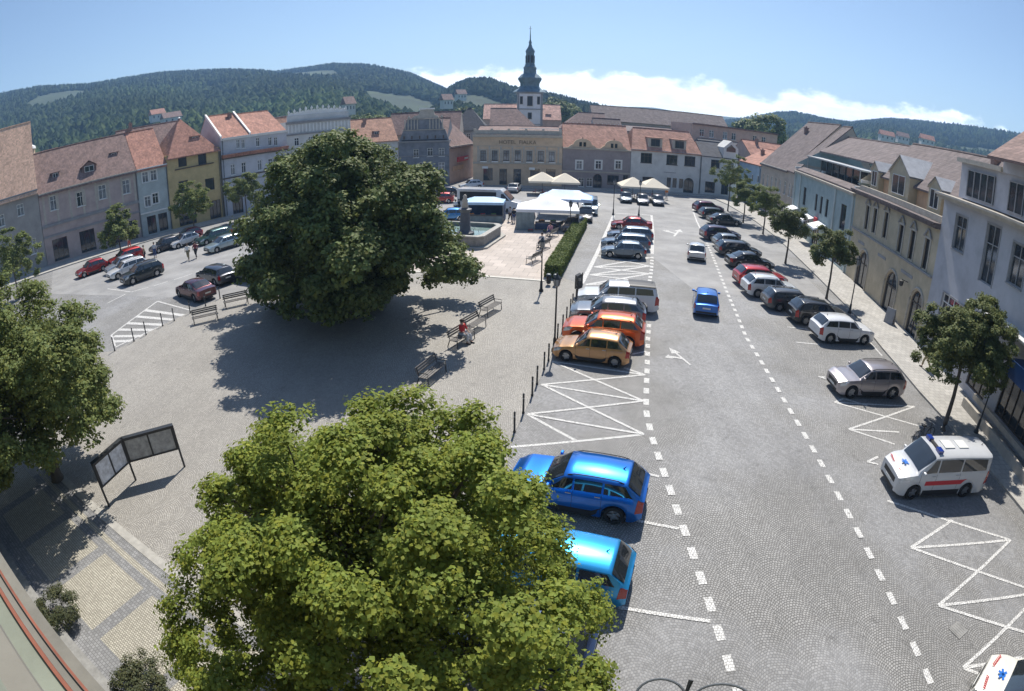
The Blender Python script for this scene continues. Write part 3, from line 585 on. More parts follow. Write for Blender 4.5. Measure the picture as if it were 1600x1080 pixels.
# grey gabled sgraffito house
A7, B7 = (-20.3, 100), (-11.3, 100)
h = House('gabled_house', 'dark grey renaissance house with a stepped volute gable left of the cream hotel', A7, B7, 8.0, 12, W_['graydk'])
h.rowpx([(690, 238), (672, 238), (650, 240)], 1.0, 1.5).rowpx([(690, 262), (660, 262)], 1.1, 1.9).op(7.2, 1.4, 1.6, 2.6, 'arch', M['dkframe']).op(3.4, 1.4, 1.6, 2.6, 'arch', M['dkframe']).walls(); h.band(7.7, .3, .4, M['greytrim']); h.band(5.2, .15, .12, M['greytrim'])
mb = MB(); mb.prism([(.1, 8.0), (.9, 9.9), (8.3, 9.9), (9.0, 8.0)], 0, .5); h.part(mb, 'gable', W_['graydk'])
mb = MB(); mb.prism([(.9, 10.0), (1.3, 10.9), (1.6, 11.9), (7.4, 11.9), (7.8, 10.9), (8.1, 10.0)], 0, .4); h.part(mb, 'gable', W_['graydk']); h.band(9.88, .14, .2, M['stone'], x0=.7, x1=8.4); h.band(11.85, .12, .2, M['stone'], x0=1.5, x1=7.5)
for k in range(13):
    if 5 <= k <= 7: continue
    mb = MB(); x = 1.25+k*.55; mb.box(x-.09, x+.09, -.14, .02, 10.05, 11.85); h.part(mb, 'gable_pilaster', M['stone'])
mb = MB(); mb.prism([(2.3, 12.0), (2.9, 12.5), (3.6, 12.6), (4.0, 13.6), (6.2, 13.6), (6.5, 12.6), (7.0, 12.4), (7.3, 12.0)], 0, .35); h.part(mb, 'gable_crown', M['stone'])
for x in (1.9, 3.2, 6.9, 7.7):
    mb = MB(); mb.lathe([(.05, 0), (.2, .12), (.22, .3), (.06, .55)], 8, (x, .15, 11.97)); h.part(mb, 'gable_urn', M['stone'], 40)
mb = MB(); mb.box(3.8, 6.4, -.25, .8, 13.6, 13.85); h.part(mb, 'gable_cap', M['white'])
for k in range(6): mb = MB(); mb.box(.9+k*1.4, 1.15+k*1.4, -.1, .02, 8.3, 8.9); h.part(mb, 'gable_console', M['dkframe'])
h.roof(11.8, T['old'], x0=.6, x1=8.6, rd=6, D=12, base=8.0, over=.0)
h = House('corner_house', 'pinkish corner house with a red shop sign between the grey gable and the hotel', (-11.25, 100.2), (-7.9, 112), 6.85, 10, W_['rosy'])
h.rowpx([(716, 262)], .5, .9).walls(); h.roof(12.0, T['old'], rd=5, D=10, hipr=2.5); h.band(6.5, .3, .3, M['stone'])
mb = MB(); u, zz = h.px(722, 248); mb.box(u-2.6, u+2.8, -.22, -.02, zz-.45, zz+.45); so_ = h.part(mb, 'shop_sign', M['redsign'])
mb = MB(); mb.box(u+.6, u+2.5, -.26, -.222, zz-.16, zz+.2); mb.build('sign_lettering', M['white'], so_)
mb = MB(); mb.box(1.2, 6.5, -.18, -.02, 2.3, 3.1); h.part(mb, 'shop_sign', W_['peach'])
# hotel
h = House('hotel', 'cream yellow two storey hotel with lettering over seven tall windows', (-7.0, 98), (8.15, 97), 8.75, 12, W_['hotel'], 'hotel')
h.rowpx([(755, 243), (773, 243), (791, 243), (809, 243), (827, 244), (845, 244), (862, 245)], .95, 1.75, 'cur', M['dkframe'])
h.row([2.6, 10.6, 13.3], 2.0, 1.6, 2.2, 'shop', M['dkframe']).row([5.2, 7.6], 1.6, 1.3, 2.8, 'door', M['dkframe']).walls(); h.surround(M['stone'], .2, .08, lambda o: o[1] > 4)
h.band(8.5, .45, .45, M['stone']); h.band(3.85, .3, .2, M['stone']); h.band(6.9, .1, .06, M['stone'])
for k in range(8): mb = MB(); x = .9+k*1.945; mb.box(x-.14, x+.14, -.09, .02, 4.15, 6.9); h.part(mb, 'pilaster', M['stone'])
for k in range(7): mb = MB(); x = 1.85+k*1.945; mb.box(x-.55, x+.55, -.3, .02, 4.15, 4.32); h.part(mb, 'window_balcony', M['white'])
text('HOTEL  FIALKA', .92, M['gold'], h.root, (7.6, -.06, 7.62))
mb = MB(); mb.box(.1, h.W-.1, .2, .45, 9.0, 9.75); 
for k in range(6): x = .3+k*2.9; mb.box(x-.2, x+.2, .1, .55, 8.96, 10.0)
h.part(mb, 'roof_parapet', M['stone']); mb = MB(); mb.tube([(7.8, .4, 10.05), (14.9, .4, 10.05)], .05, 6); h.part(mb, 'parapet_rail', M['white']); h.roof(10.2, T['old'], rd=6, over=-.6, x0=.5, x1=14.6)
mb = MB(); mb.box(1.6, 2.6, -.12, -.02, 3.0, 3.4); h.part(mb, 'small_sign', M['white']); mb = MB(); mb.box(9.6, 10.6, -.12, -.02, 2.9, 3.3); h.part(mb, 'small_sign', M['white'])
# brown house with two little gables
h = House('gabled_house', 'brown mauve house with two curved cream gables right of the hotel', (8.2, 97), (19.95, 97), 6.9, 11, W_['brown'])
h.rowpx([(905, 258), (935, 258), (966, 258)], 1.0, 1.45); h.rowpx([(908, 285), (921, 285)], 1.0, 1.5, 'win').op(6.1, 1.3, 1.5, 2.5, 'arch', M['dkframe']).op(8.8, 1.6, 2.0, 1.7, 'shop', M['dkframe']).op(11.0, 1.4, .9, 2.4, 'door', M['dkframe']).walls()
h.surround(M['white'], .2, .06, lambda o: o[1] > 3.4); h.band(2.75, .25, .15, M['stone']); h.band(6.75, .25, .35, M['stone'])
for (c, w2) in ((3.35, 2.6), (8.75, 2.5)):
    K = 8; pr = [(c-w2, 7.0)]+[(c-w2+.9*q/K*1.0, 7.05+.5*(1-math.cos(math.pi*q/K))*.5) for q in range(K+1)]+[(c-1.55+1.55*(1-math.cos(math.pi/2*q/K)), 7.6+1.0*math.sin(math.pi/2*q/K)) for q in range(K+1)]
    pr = pr+[(2*c-x, zz) for x, zz in pr[::-1]]; mb = MB(); mb.prism(pr, -.12, .25); go = h.part(mb, 'gable', W_['hotel'])
    for dx in (-.35, .35): mb = MB(); mb.box(c+dx-.22, c+dx+.22, -.16, -.125, 7.25, 8.0); mb.build('window', M['glass'], go)
    mb = MB(); mb.lathe([(.04, 0), (.1, .1), (.02, .4)], 8, (c, .05, 8.55)); mb.build('gable_finial', M['dkframe'], go)
h.roof(11.0, T['pale'], rd=5.5, over=.1, hipl=.3, chim=[(9.5, 7.0, 0.6)])
for k in range(15): mb2 = MB(); x = .7+k*.75; mb2.lathe([(.1, 0), (.13, .1), (.03, .25)], 6, (x, 5.5, 11.15)); h.part(mb2, 'ridge_ornament', M['stone'])
# white house with mansard roof
h = House('mansard_house', 'white house with an orange mansard roof and two dormers', (20.0, 97), (32.8, 97), 7.3, 11, W_['offw'])
h.rowpx([(1010, 247), (1050, 250), (1078, 252)], 2.0, 1.75, 'wide', M['dkframe']); h.rowpx([(1045, 285), (1054, 286), (1064, 287)], .75, 1.7, 'dark', M['dkframe']).op(10.7, 1.5, 1.9, 2.7, 'arch', M['dkframe']).op(3.2, 1.6, 2.0, 1.8, 'shop', M['dkframe']).walls(); h.pipe(12.7); h.band(7.1, .2, .3, M['greytrim'])
h.roof(10.9, T['pale'], rd=4.8, over=.35, hipl=1.1, hipr=1.1, D=11)
for c in (4.35, 8.75): h.dormer(c, 7.7, 2.5, 1.75, .5, 3.0, M['stone'], T['pale'], 'shed', frame=M['dkframe'])
mb = MB(); mb.box(6.0, 8.2, -.03, .0, 3.5, 3.62); h.part(mb, 'faded_lettering', M['greytrim'])
# white house with small gable
h = House('small_gable_house', 'small white house with slate roof and a pointed gable window behind the kerb trees', (32.9, 97), (39.9, 97), 7.0, 10, W_['offw'])
h.op(2.65, 5.85, 1.7, 1.45, 'wide', M['dkframe']).op(5.6, 5.7, 1.2, 1.3, 'win', M['dkframe']).op(1.9, 1.5, 1.9, 2.0, 'shop', M['dkframe']).op(4.8, 1.5, 1.4, 2.2, 'shop', M['dkframe']).walls(); h.roof(9.5, T['slate'], rd=4.5, over=.1)
mb = MB(); mb.prism([(4.05, 7.0), (4.05, 9.0), (5.5, 10.3), (6.95, 9.0), (6.95, 7.0)], -.1, 4.0); h.part(mb, 'gable', W_['offw']); mb = MB(); mb.prism([(4.6, 8.3), (4.6, 8.9), (5.5, 9.6), (6.4, 8.9), (6.4, 8.3)], -.14, -.105); h.part(mb, 'gable_window', M['glass'])
mb = MB(); mb.box(4.4, 6.6, -.22, .0, 3.0, 3.2); h.part(mb, 'sign', M['white'])
# right row, left to right as seen from the square = far to near
def R_(u): return (22.44+.2325/1.02671*u, 5+u/1.02671)
h = House('town_house', 'sky blue house with small windows at the far end of the right row', (39.6, 95.2), (39.7, 86.05), 7.0, 11, W_['blue'])
h.rowpx([(1163, 274), (1175, 278), (1184, 280)], .7, 1.2, 'dark').row([2, 5, 7.6], 1.6, 1.3, 2.2, 'shop').walls(); h.roof(9.6, T['red'], rd=5, over=.2, chim=[(3, 3, .9)]); h.pipe(9.0)
R70 = R_(70.2); R66 = R_(66.3); R425 = R_(42.4); R247 = R_(24.75)
h = House('town_house', 'long tan house under a steep violet brown roof on the right row', (39.7, 86.0), R70, 7.6, 12, W_['tan'])
h.row([1.5, 3.6, 5.6, 7.6, 9.5, 11.6], 5.0, .85, 1.9).row([2, 5, 8, 11], 1.6, 1.6, 2.3, 'shop').walls(); h.roof(15.4, T['purple'], rd=8.0, D=13, over=.35, chim=[(4, 6, .9)]); h.band(7.3, .3, .25, M['stone'])
h = House('town_house', 'narrow tan house strip beside the teal house with the same steep roof', R70, R66, 7.8, 12, W_['tan'])
h.row([1.2, 2.9], 5.0, .8, 1.8).op(2, 1.5, 2.2, 2.4, 'shop').walls(); h.roof(15.2, T['purple'], rd=8.0, D=13, over=.3)
h = House('town_house', 'pale teal house with an open roof terrace under a brown roof', R66, R425, 8.0, 11, W_['teal'])
Wt = h.W
for u_, zz, w_, hh in ((5.5, 5.2, 1.3, 2.3), (10.8, 5.2, .95, 2.0), (12.9, 5.2, .95, 2.0), (15.1, 5.2, .95, 2.0), (20.8, 5.2, 1.7, 2.6)): h.op(u_, zz, w_, hh, 'dark', M['dkframe'])
h.row([3, 7.5, 12, 16.5, 21], 1.5, 2.6, 2.4, 'shop', M['dkframe']); h.walls(); h.band(7.75, .3, .25, M['stone'])
for x in (.3, 3.2, 17.8, 23.4): mb = MB(); mb.box(x-.22, x+.22, -.14, .02, .2, 7.7); h.part(mb, 'pilaster', W_['ltblue'])
mb = MB(); mb.prism([(0, 8.0), (0, 8.25), (1.0, 8.7), (1.0, 8.0)], 0, Wt-.6); o = h.part(mb, 'terrace_parapet', T['purple']); o.rotation_euler = (0, 0, R(-90)); o.location = (.3, 0, 0); o.scale = (-1, 1, 1)
o.rotation_euler = (0, 0, R(90)); o.scale = (1, -1, 1)
mb = MB(); mb.box(1.6, 21.6, 3.2, 3.4, 8.05, 10.15); tb = h.part(mb, 'terrace_glazing', M['glass']); 
for k in range(9): mb = MB(); mb.box(1.6+k*2.5-.06, 1.6+k*2.5+.06, 3.1, 3.19, 8.05, 10.15); mb.build('glazing_bar', M['greytrim'], tb)
mb = MB(); mb.box(1.2, 22.0, 1.1, 4.6, 10.2, 10.35); mb.tube([(1.6, 1.2, 8.4), (1.6, 1.2, 10.2)], .06, 6); mb.tube([(21.5, 1.2, 8.4), (21.5, 1.2, 10.2)], .06, 6); h.part(mb, 'terrace_canopy', M['metal'])
mb = MB(); mb.box(0, .3, -.1, 7, 8.3, 8.6); h.part(mb, 'fire_wall_cap', M['white']); mb = MB(); mb.box(Wt-.35, Wt-.05, -.1, 3.2, 8.4, 8.75); h.part(mb, 'fire_wall_cap', M['white']); h.roof(13.7, T['purple'], rd=7.5, D=11, over=-3.3, base=9.0)
mb = MB(); mb.lathe([(.25, 0), (.33, .5), (.33, .7)], 10, (7.5, 1.7, 8.2)); h.part(mb, 'terrace_table', M['white'])
u_, zz = h.px(1276, 348); mb = MB(); mb.box(u_-.5, u_+.5, -.3, -.1, zz-.7, zz+.6); h.part(mb, 'hanging_sign', M['redsign'])
for (px_, py_) in ((1242, 345), (1265, 358), (1283, 369)):
    u_, zz = h.px(px_, py_); zz = 2.85; mb = MB(); mb.add([(u_-1.5, -.05, zz+.5), (u_+1.5, -.05, zz+.5), (u_+1.5, -1.5, zz), (u_-1.5, -1.5, zz), (u_-1.5, -1.5, zz-.2), (u_+1.5, -1.5, zz-.2), (u_-1.5, -.05, zz+.42), (u_+1.5, -.05, zz+.42)], [(0, 1, 2, 3), (3, 2, 5, 4), (4, 5, 7, 6), (0, 3, 4, 6), (1, 2, 5, 7)]); h.part(mb, 'awning', M['wcanvas'])
# beige ornate house
h = House('ornate_house', 'beige house with three arches, curled window hoods and attic dormers', R425, R247, 8.35, 11, W_['beige'])
h.rowpx([(1355, 340), (1367, 345), (1384, 352), (1407, 373), (1425, 383), (1447, 397)], .82, 2.15, 'dark', M['dkframe'])
for u_ in (4.2, 11.0, 16.0): h.op(u_, 1.68, 2.3 if u_ < 12 else 1.9, 3.3, 'arch', M['dkframe'])
h.walls(); h.surround(M['stone'], .16, .07, lambda o: o[4] == 'dark'); h.band(8.15, .4, .5, T['purple']); h.band(4.75, .16, .14, M['greytrim'])
for o_ in [o for o in h.ops if o[4] == 'dark']:
    K = 8; mb = MB(); mb.tube([(o_[0]+x*.62, -.1, o_[1]+1.45+.32*math.cos(x*math.pi*.8)) for x in [(-1+2*k/K) for k in range(K+1)]], .07, 6); h.part(mb, 'window_hood', M['greytrim'])
for u_ in (4.2, 11.0, 16.0):
    r = 1.25 if u_ < 12 else 1.05; K = 12; zc = 3.33-r+.1; mb = MB(); mb.tube([(u_-r-.1, -.04, .1), (u_-r-.1, -.04, zc)]+[(u_-(r+.1)*math.cos(math.pi*k/K), -.04, zc+(r+.1)*math.sin(math.pi*k/K)) for k in range(1, K)]+[(u_+r+.1, -.04, zc), (u_+r+.1, -.04, .1)], .09, 6); h.part(mb, 'arch_moulding', M['stone'])
for u_, zz, w_ in ((3.0, 3.9, 1.6), (8.2, 3.9, 1.8), (13.5, 3.9, 2.2)): mb = MB(); mb.box(u_-w_/2, u_+w_/2, -.035, .0, zz-.12, zz+.12); h.part(mb, 'faded_lettering', M['greytrim'])
h.dormer(2.0, 8.9, 1.9, 1.9, 1.0, 4.0, W_['beige'], T['tin'], 'gable'); h.dormer(8.0, 8.9, 4.2, 2.2, .8, 4.5, W_['beige'], T['tin'], 'gable', rise=1.4); h.dormer(14.4, 8.9, 2.2, 1.9, 1.0, 4.0, W_['beige'], T['tin'], 'gable')

for a, b in ((3.0, 5.8), (10.2, 13.2), (15.6, 17.2)): mb = MB(); mb.box(a, b, 1.6, 3.2, 8.8, 10.5); h.part(mb, 'attic_wall', W_['peach'])
mb = MB(); mb.box(.4, 17.2, .2, .5, 8.55, 9.0); h.part(mb, 'attic_parapet', M['stone']); h.roof(13.9, T['purple'], rd=6, D=11, over=-1.2, base=9.2, chim=[(16, 5.5, .4)])
mb = MB(); mb.box(.1, .4, .3, 6, 9.2, 9.5); h.part(mb, 'fire_wall', M['white'])
mb = MB(); u_ = 14.0; mb.tube([(u_, -.02, 3.4), (u_, -.6, 3.55)], .03, 6); mb.lathe([(.05, .35), (.2, .3), (.16, -.05), (.06, -.12)], 6, (u_, -.62, 3.15)); h.part(mb, 'wall_lantern', M['black'])
# lavender grey big house, right edge
h = House('corner_building', 'large lavender grey building with tall windows at the right edge', R247, R_(-9), 10.5, 13, W_['lav'])
h.rowpx([(1500, 365), (1590, 415)], 1.5, 2.2, 'wide', M['greytrim']); h.rowpx([(1547, 398)], 1.5, 3.4, 'wide', M['greytrim']); h.op(19.5, 8.1, 1.6, 2.4, 'wide', M['greytrim']); h.op(25, 8.1, 1.6, 2.4, 'wide', M['greytrim'])
h.op(3.9, 3.6, 3.8, 1.7, 'wide', M['white']); h.row([13.5, 19.5, 26], 2.2, 4.6, 3.0, 'shop', M['dkframe']); h.op(2.2, 1.2, 1.2, 2.0, 'door').op(8.6, 2.1, 2.4, 3.0, 'shop', M['dkframe']).walls(); h.surround(M['greytrim'], .1, .04, lambda o: o[4] == 'wide')
h.band(10.3, .35, .7, M['stone'], 'ledge'); h.band(5.15, .25, .9, M['white'], 'shop_canopy', x0=6.8)
mb = MB(); mb.box(.02, h.W, 1.2, 12, 10.66, 13.0); h.part(mb, 'upper_storey', W_['lav']); h2 = MB()
for (a, b) in ((1.2, 4.6), (6.4, 8.0), (12, 14), (17, 19)):
    f = MB(); f.box(a, b, 1.12, 1.19, 10.9, 12.6)
    q = MB(); n = max(2, int((b-a)/.75)); q.box(a-.06, b+.06, 1.05, 1.115, 10.84, 10.92); q.box(a-.06, b+.06, 1.05, 1.115, 12.58, 12.66)
    for k in range(n+1): x = a+(b-a)*k/n; q.box(x-.04, x+.04, 1.052, 1.113, 10.9, 12.6)
    fr_ = q.build('window', M['greytrim'], h.root); f.build('pane', M['glass'], fr_)
mb = MB(); mb.box(-.1, 5.6, .8, 12.2, 13.0, 13.3); h.part(mb, 'roof_slab', M['stone']); mb = MB(); mb.box(5.7, h.W, .9, 12, 13.0, 13.9); h.part(mb, 'upper_storey', W_['lav'])
h.roof(18.6, T['old'], x0=5.7, rd=6.5, D=13, over=.5, base=13.9); 
mb = MB(); mb.box(12.5, 17.0, -1.2, -.05, 3.4, 4.3); h.part(mb, 'blue_shop_sign', M['bsign']); mb = MB(); mb.box(7.4, 8.2, -.8, -.05, 3.9, 4.9); h.part(mb, 'blue_shop_sign', M['bsign'])
mb = MB(); mb.box(9.5, 24, -1.35, -1.15, .12, .62); h.part(mb, 'shop_step_wall', M['stone'])
mb = MB(); mb.box(9.5, 24, -.65, -.45, .6, .9); h.part(mb, 'ramp_wall', M['stone'])
# own house under the camera, lower left
A0_ = st_(-30, -.42); B0_ = st_(12, -.42)
h = House('corner_building', 'pale green walled building with red edged ledges at the lower left corner', B0_, A0_, 14, 8, W_['green'], 'building')
h.ops = []; h.walls()
def hb(x0, x1, p0, p1, z0_, z1_, name, m): mb = MB(); mb.box(x0, x1, -p1, -p0, z0_, z1_); return h.part(mb, name, m)
hb(0, 42, 0, 1.25, .03, .34, 'plinth_slabs', M['granite']); hb(0, 42, 0, .78, 3.9, 4.15, 'ledge', W_['ledge'])
hb(0, 42, 0, .43, 7.3, 7.5, 'ledge', W_['ledge']); hb(0, 42, .434, .47, 7.25, 7.54, 'ledge_flashing', W_['edge']); hb(0, 42, .0, .30, 8.5, 8.72, 'ledge', W_['green']); hb(0, 42, .304, .34, 8.46, 8.75, 'ledge_flashing', W_['edge'])
hb(0, 42, 0, .2, 9.6, 9.75, 'ledge', W_['ledge'])

# --- church and roofs behind the square
c = House('church', 'white baroque church with a slender dark spire and a salmon nave roof behind the hotel', (-9.0, 166), (13.5, 166), 11.5, 12, W_['rosy'], 'church'); c.walls(); c.roof(15.9, tiles('salmon_tiles', (.62, .38, .31)), rd=6, D=12, over=.3)
for x in (3.7, 18.8): c.dormer(x, 12.6, 1.5, .4, 1.6, 1.2, T['old'], T['old'], 'shed')
mb = MB(); mb.box(9.7, 16.9, -3.2, 4.0, 0, 19.0); tw = c.part(mb, 'tower', plaster('white_lime_plaster', (.76, .75, .78), .06))
for (zz, hh) in ((9.9, .25), (14.3, .3), (19.0, .5)): mb = MB(); mb.box(9.5, 17.1, -3.4, 4.2, zz, zz+hh); mb.build('tower_cornice', M['greytrim'], tw)
for x in (9.8, 16.4): mb = MB(); mb.box(x-.1, x+.5, -3.3, -3.2, .1, 19); mb.build('tower_pilaster', M['greytrim'], tw)
mb = MB(); mb.box(12.9, 13.2, -3.28, -3.2, .1, 14.2); 
for (x, zz, w_, hh) in ((13.3, 16.8, 1.4, 2.8), (10.9, 17, .7, 2.2), (15.7, 17, .7, 2.2), (13.3, 12.5, 1.0, 1.8)):
    f = MB(); f.box(x-w_/2-.1, x+w_/2+.1, -3.3, -3.22, zz-hh/2-.1, zz+hh/2+.1); fo = f.build('window', M['stone'], tw); f = MB(); f.box(x-w_/2, x+w_/2, -3.34, -3.31, zz-hh/2, zz+hh/2); f.build('pane', M['dark'], fo)
mb = MB(); mb.lathe([(4.9, 19.5), (4.4, 20.0), (3.3, 20.6), (2.7, 21.3), (2.75, 22.2), (3.3, 23.2), (3.4, 23.8), (2.6, 24.7), (1.9, 25.2), (1.75, 26.2), (1.9, 27.0), (1.6, 27.3), (1.3, 28.2), (1.15, 31.2), (1.35, 31.9), (1.2, 32.3), (.65, 33.2), (.35, 34.2), (.45, 34.6), (.18, 35.5), (.08, 38.6)], 8, (13.3, .4, 0)); sp_ = c.part(mb, 'spire', M['copper'], 35)
mb = MB(); mb.box(12.9, 13.7, .35, .45, 38.9, 39.0); mb.box(13.24, 13.36, .35, .45, 38.4, 39.8); mb.build('cross', M['gold'], sp_)
for k in range(8):
    a = math.pi/4*k+math.pi/8; mb = MB(); x, y = 13.3+1.28*math.cos(a), .4+1.28*math.sin(a); mb.box(-.28, .28, -.04, .04, 28.4, 30.6, M=Matrix.Translation((x, y, 0)) @ Matrix.Rotation(a+math.pi/2, 4, 'Z')); mb.build('lantern_opening', M['dark'], sp_)
def back(name, label, x0, x1, y, h_, rz, D, wall, rf, **k):
    b = House(name, label, (x0, y), (x1, y), h_, D, wall, 'house', group=None); n = max(2, int((x1-x0)/3)); b.row([(x1-x0)*(i+.5)/n for i in range(n)], h_-1.7, .9, 1.4)
    b.walls(); b.roof(rz, rf, **k); return b
back('slate_house', 'dark slate hipped roof behind the pink corner house', -14.5, -5.5, 126, 9.3, 14.0, 10, W_['grey'], T['slate'], hipl=4.0, hipr=4.2)
back('town_house', 'house with a mauve red roof just left of the church tower', -6.0, 5.5, 140, 9.8, 14.2, 12, W_['tan'], T['old'], hipr=5)
back('town_house', 'house with a brown roof just right of the church tower', 11.0, 22.5, 138, 9.6, 13.6, 12, W_['tan'], T['brown'], hipl=5.0, hipr=0)
back('long_barn_roof', 'very long dark violet roof stretching behind the brown house to the right', 21.5, 62, 158, 12.0, 16.2, 14, W_['ash'], T['purple'])
back('town_house', 'house under a dark ridge roof directly behind the brown gabled house', 15.6, 21.4, 111, 8.6, 12.2, 10, W_['grey'], T['purple'])
back('town_house', 'low grey house with a flat looking roof behind the mansard house', 22, 37.5, 122, 9.9, 11.0, 12, W_['ash'], T['purple'])
b = House('apartment_block', 'peach and grey apartment block with a flat roof behind the slate roofed house', (37.8, 119), (61.0, 124), 12.9, 10, W_['rosy'], 'apartment block')
b.row([2.5, 5, 8.6, 11, 17, 19.6], 11.0, 1.2, 1.6).walls(); b.band(12.7, .35, .3, T['old'])
back('town_house', 'low slate roofed wing between the peach block and the blue house', 37.0, 50.0, 108, 7.6, 9.7, 10, W_['grey'], T['slate'])
back('town_house', 'house with a red roof rising behind the sky blue house', 44.5, 54.0, 101, 7.5, 10.6, 12, W_['rosy'], T['red'], chim=[(3, 5, 1.0)])
back('town_house', 'mauve roofed house behind the attic house on the left', -48, -38, 99, 10.2, 14.2, 10, W_['offw'], T['orange'])
back('flat_roof_house', 'pale flat roofed building showing behind the white three storey house', -57, -40, 112, 14.2, 14.6, 10, W_['offw'], T['tin'])
back('town_house', 'house with a red roof behind the grey gabled house', -26, -11, 116, 9.0, 13.2, 10, W_['tan'], T['old'])
# small clock turret roof behind the pink house
h = House('small_tower', 'slim pale tower with a little cap behind the pink house roof', (-78, 64), (-75.6, 65.8), 16.6, 2.8, W_['hotel'], 'tower'); h.op(1.5, 15.2, .8, 1.2, 'dark').walls(); mb = MB(); mb.lathe([(2.0, 16.6), (1.9, 17.0), (1.2, 17.4), (.2, 17.9)], 10, (1.5, 1.4, 0)); h.part(mb, 'cap', M['white'], 40)
h = House('town_house', 'house with a brick red roof far left behind the pink house', (-90, 58), (-78, 76), 11.6, 10, W_['tan']); h.row([3, 8, 13], 9, 1, 1.5).walls(); h.roof(16.0, T['red'])
h = House('town_house', 'old dark roofed house behind the left row next to the ochre house', (-64, 78), (-56, 89), 11.0, 10, W_['tan']); h.row([3, 8], 9, 1, 1.5).walls(); h.roof(16.2, T['old'], chim=[(3, 5, 1)])
# ------------------------------------------------------------------ leaves
def leafmat(name, col, var=.35, trans=.35, glossy=.6):
    m = bpy.data.materials.new(name); m.use_nodes = True; t = m.node_tree; b = t.nodes['Principled BSDF']; o = t.nodes['Material Output']
    at = N(t, 'ShaderNodeAttribute', attribute_name='tone'); s = N(t, 'ShaderNodeSeparateColor'); t.links.new(at.outputs['Color'], s.inputs[0])
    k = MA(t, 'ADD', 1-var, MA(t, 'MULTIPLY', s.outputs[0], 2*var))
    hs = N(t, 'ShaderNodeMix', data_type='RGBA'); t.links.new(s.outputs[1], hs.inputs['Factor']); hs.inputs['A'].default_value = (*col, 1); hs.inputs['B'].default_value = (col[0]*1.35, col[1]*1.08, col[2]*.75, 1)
    vm = N(t, 'ShaderNodeVectorMath', operation='SCALE'); t.links.new(hs.outputs['Result'], vm.inputs[0]); t.links.new(k, vm.inputs['Scale'])
    t.links.new(vm.outputs[0], b.inputs['Base Color']); b.inputs['Roughness'].default_value = glossy; b.inputs['Specular IOR Level'].default_value = .18
    tr = N(t, 'ShaderNodeBsdfTranslucent'); t.links.new(vm.outputs[0], tr.inputs['Color']); ms = N(t, 'ShaderNodeMixShader'); ms.inputs[0].default_value = trans
    t.links.new(b.outputs[0], ms.inputs[1]); t.links.new(tr.outputs[0], ms.inputs[2]); t.links.new(ms.outputs[0], o.inputs['Surface'])
    return m
LM = dict(bright=leafmat('maple_leaves', (.22, .285, .06), .45, .42), dark=leafmat('lime_tree_leaves', (.125, .17, .06), .5, .22), olive=leafmat('olive_leaves', (.165, .215, .075), .4, .38), kerb=leafmat('kerb_tree_leaves', (.13, .165, .065), .4, .3),
          hedge=leafmat('hedge_leaves', (.12, .17, .045), .35, .2), shadow_leaf=leafmat('shadow_mound_leaves', (.07, .085, .045), .35, .2))
def leaf_mesh(name, C, Nn, size, m, parent=None, seed=0, tone=None):
    """C: leaf centres (n,3); Nn: facing (n,3); each leaf is a bent five point blade"""
    r = np.random.default_rng(seed); n = len(C); Nn = Nn/np.maximum(np.linalg.norm(Nn, axis=1, keepdims=True), 1e-6)
    a = np.cross(Nn, r.normal(size=(n, 3))); a /= np.maximum(np.linalg.norm(a, axis=1, keepdims=True), 1e-6); b = np.cross(Nn, a)
    s = (size*(.42+1.05*r.random(n)))[:, None]
    v = np.empty((n, 5, 3)); v[:, 0] = C-a*s*.55; v[:, 1] = C-b*s*.42+a*s*.05+Nn*s*.08; v[:, 2] = C+a*s*.6-Nn*s*.1; v[:, 3] = C+b*s*.42+a*s*.05+Nn*s*.08; v[:, 4] = C
    F = np.arange(n)[:, None]*5; q = np.concatenate([F+np.array([0, 1, 4]), F+np.array([1, 2, 4]), F+np.array([2, 3, 4]), F+np.array([3, 0, 4])], 1).reshape(-1)
    me = bpy.data.meshes.new(name); me.vertices.add(n*5); me.vertices.foreach_set('co', v.reshape(-1)); nf = n*4
    me.loops.add(nf*3); me.loops.foreach_set('vertex_index', q.astype(np.int32)); me.polygons.add(nf)
    me.polygons.foreach_set('loop_start', np.arange(nf, dtype=np.int32)*3); me.polygons.foreach_set('loop_total', np.full(nf, 3, dtype=np.int32))
    me.update(); me.materials.append(m); ca = me.color_attributes.new('tone', 'FLOAT_COLOR', 'POINT')
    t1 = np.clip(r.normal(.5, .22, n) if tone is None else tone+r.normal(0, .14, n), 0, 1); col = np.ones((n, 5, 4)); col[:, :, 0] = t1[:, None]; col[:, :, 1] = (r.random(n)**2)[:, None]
    ca.data.foreach_set('color', col.reshape(-1)); o = bpy.data.objects.new(name, me); COL.objects.link(o)
    if parent: o.parent = parent
    return o
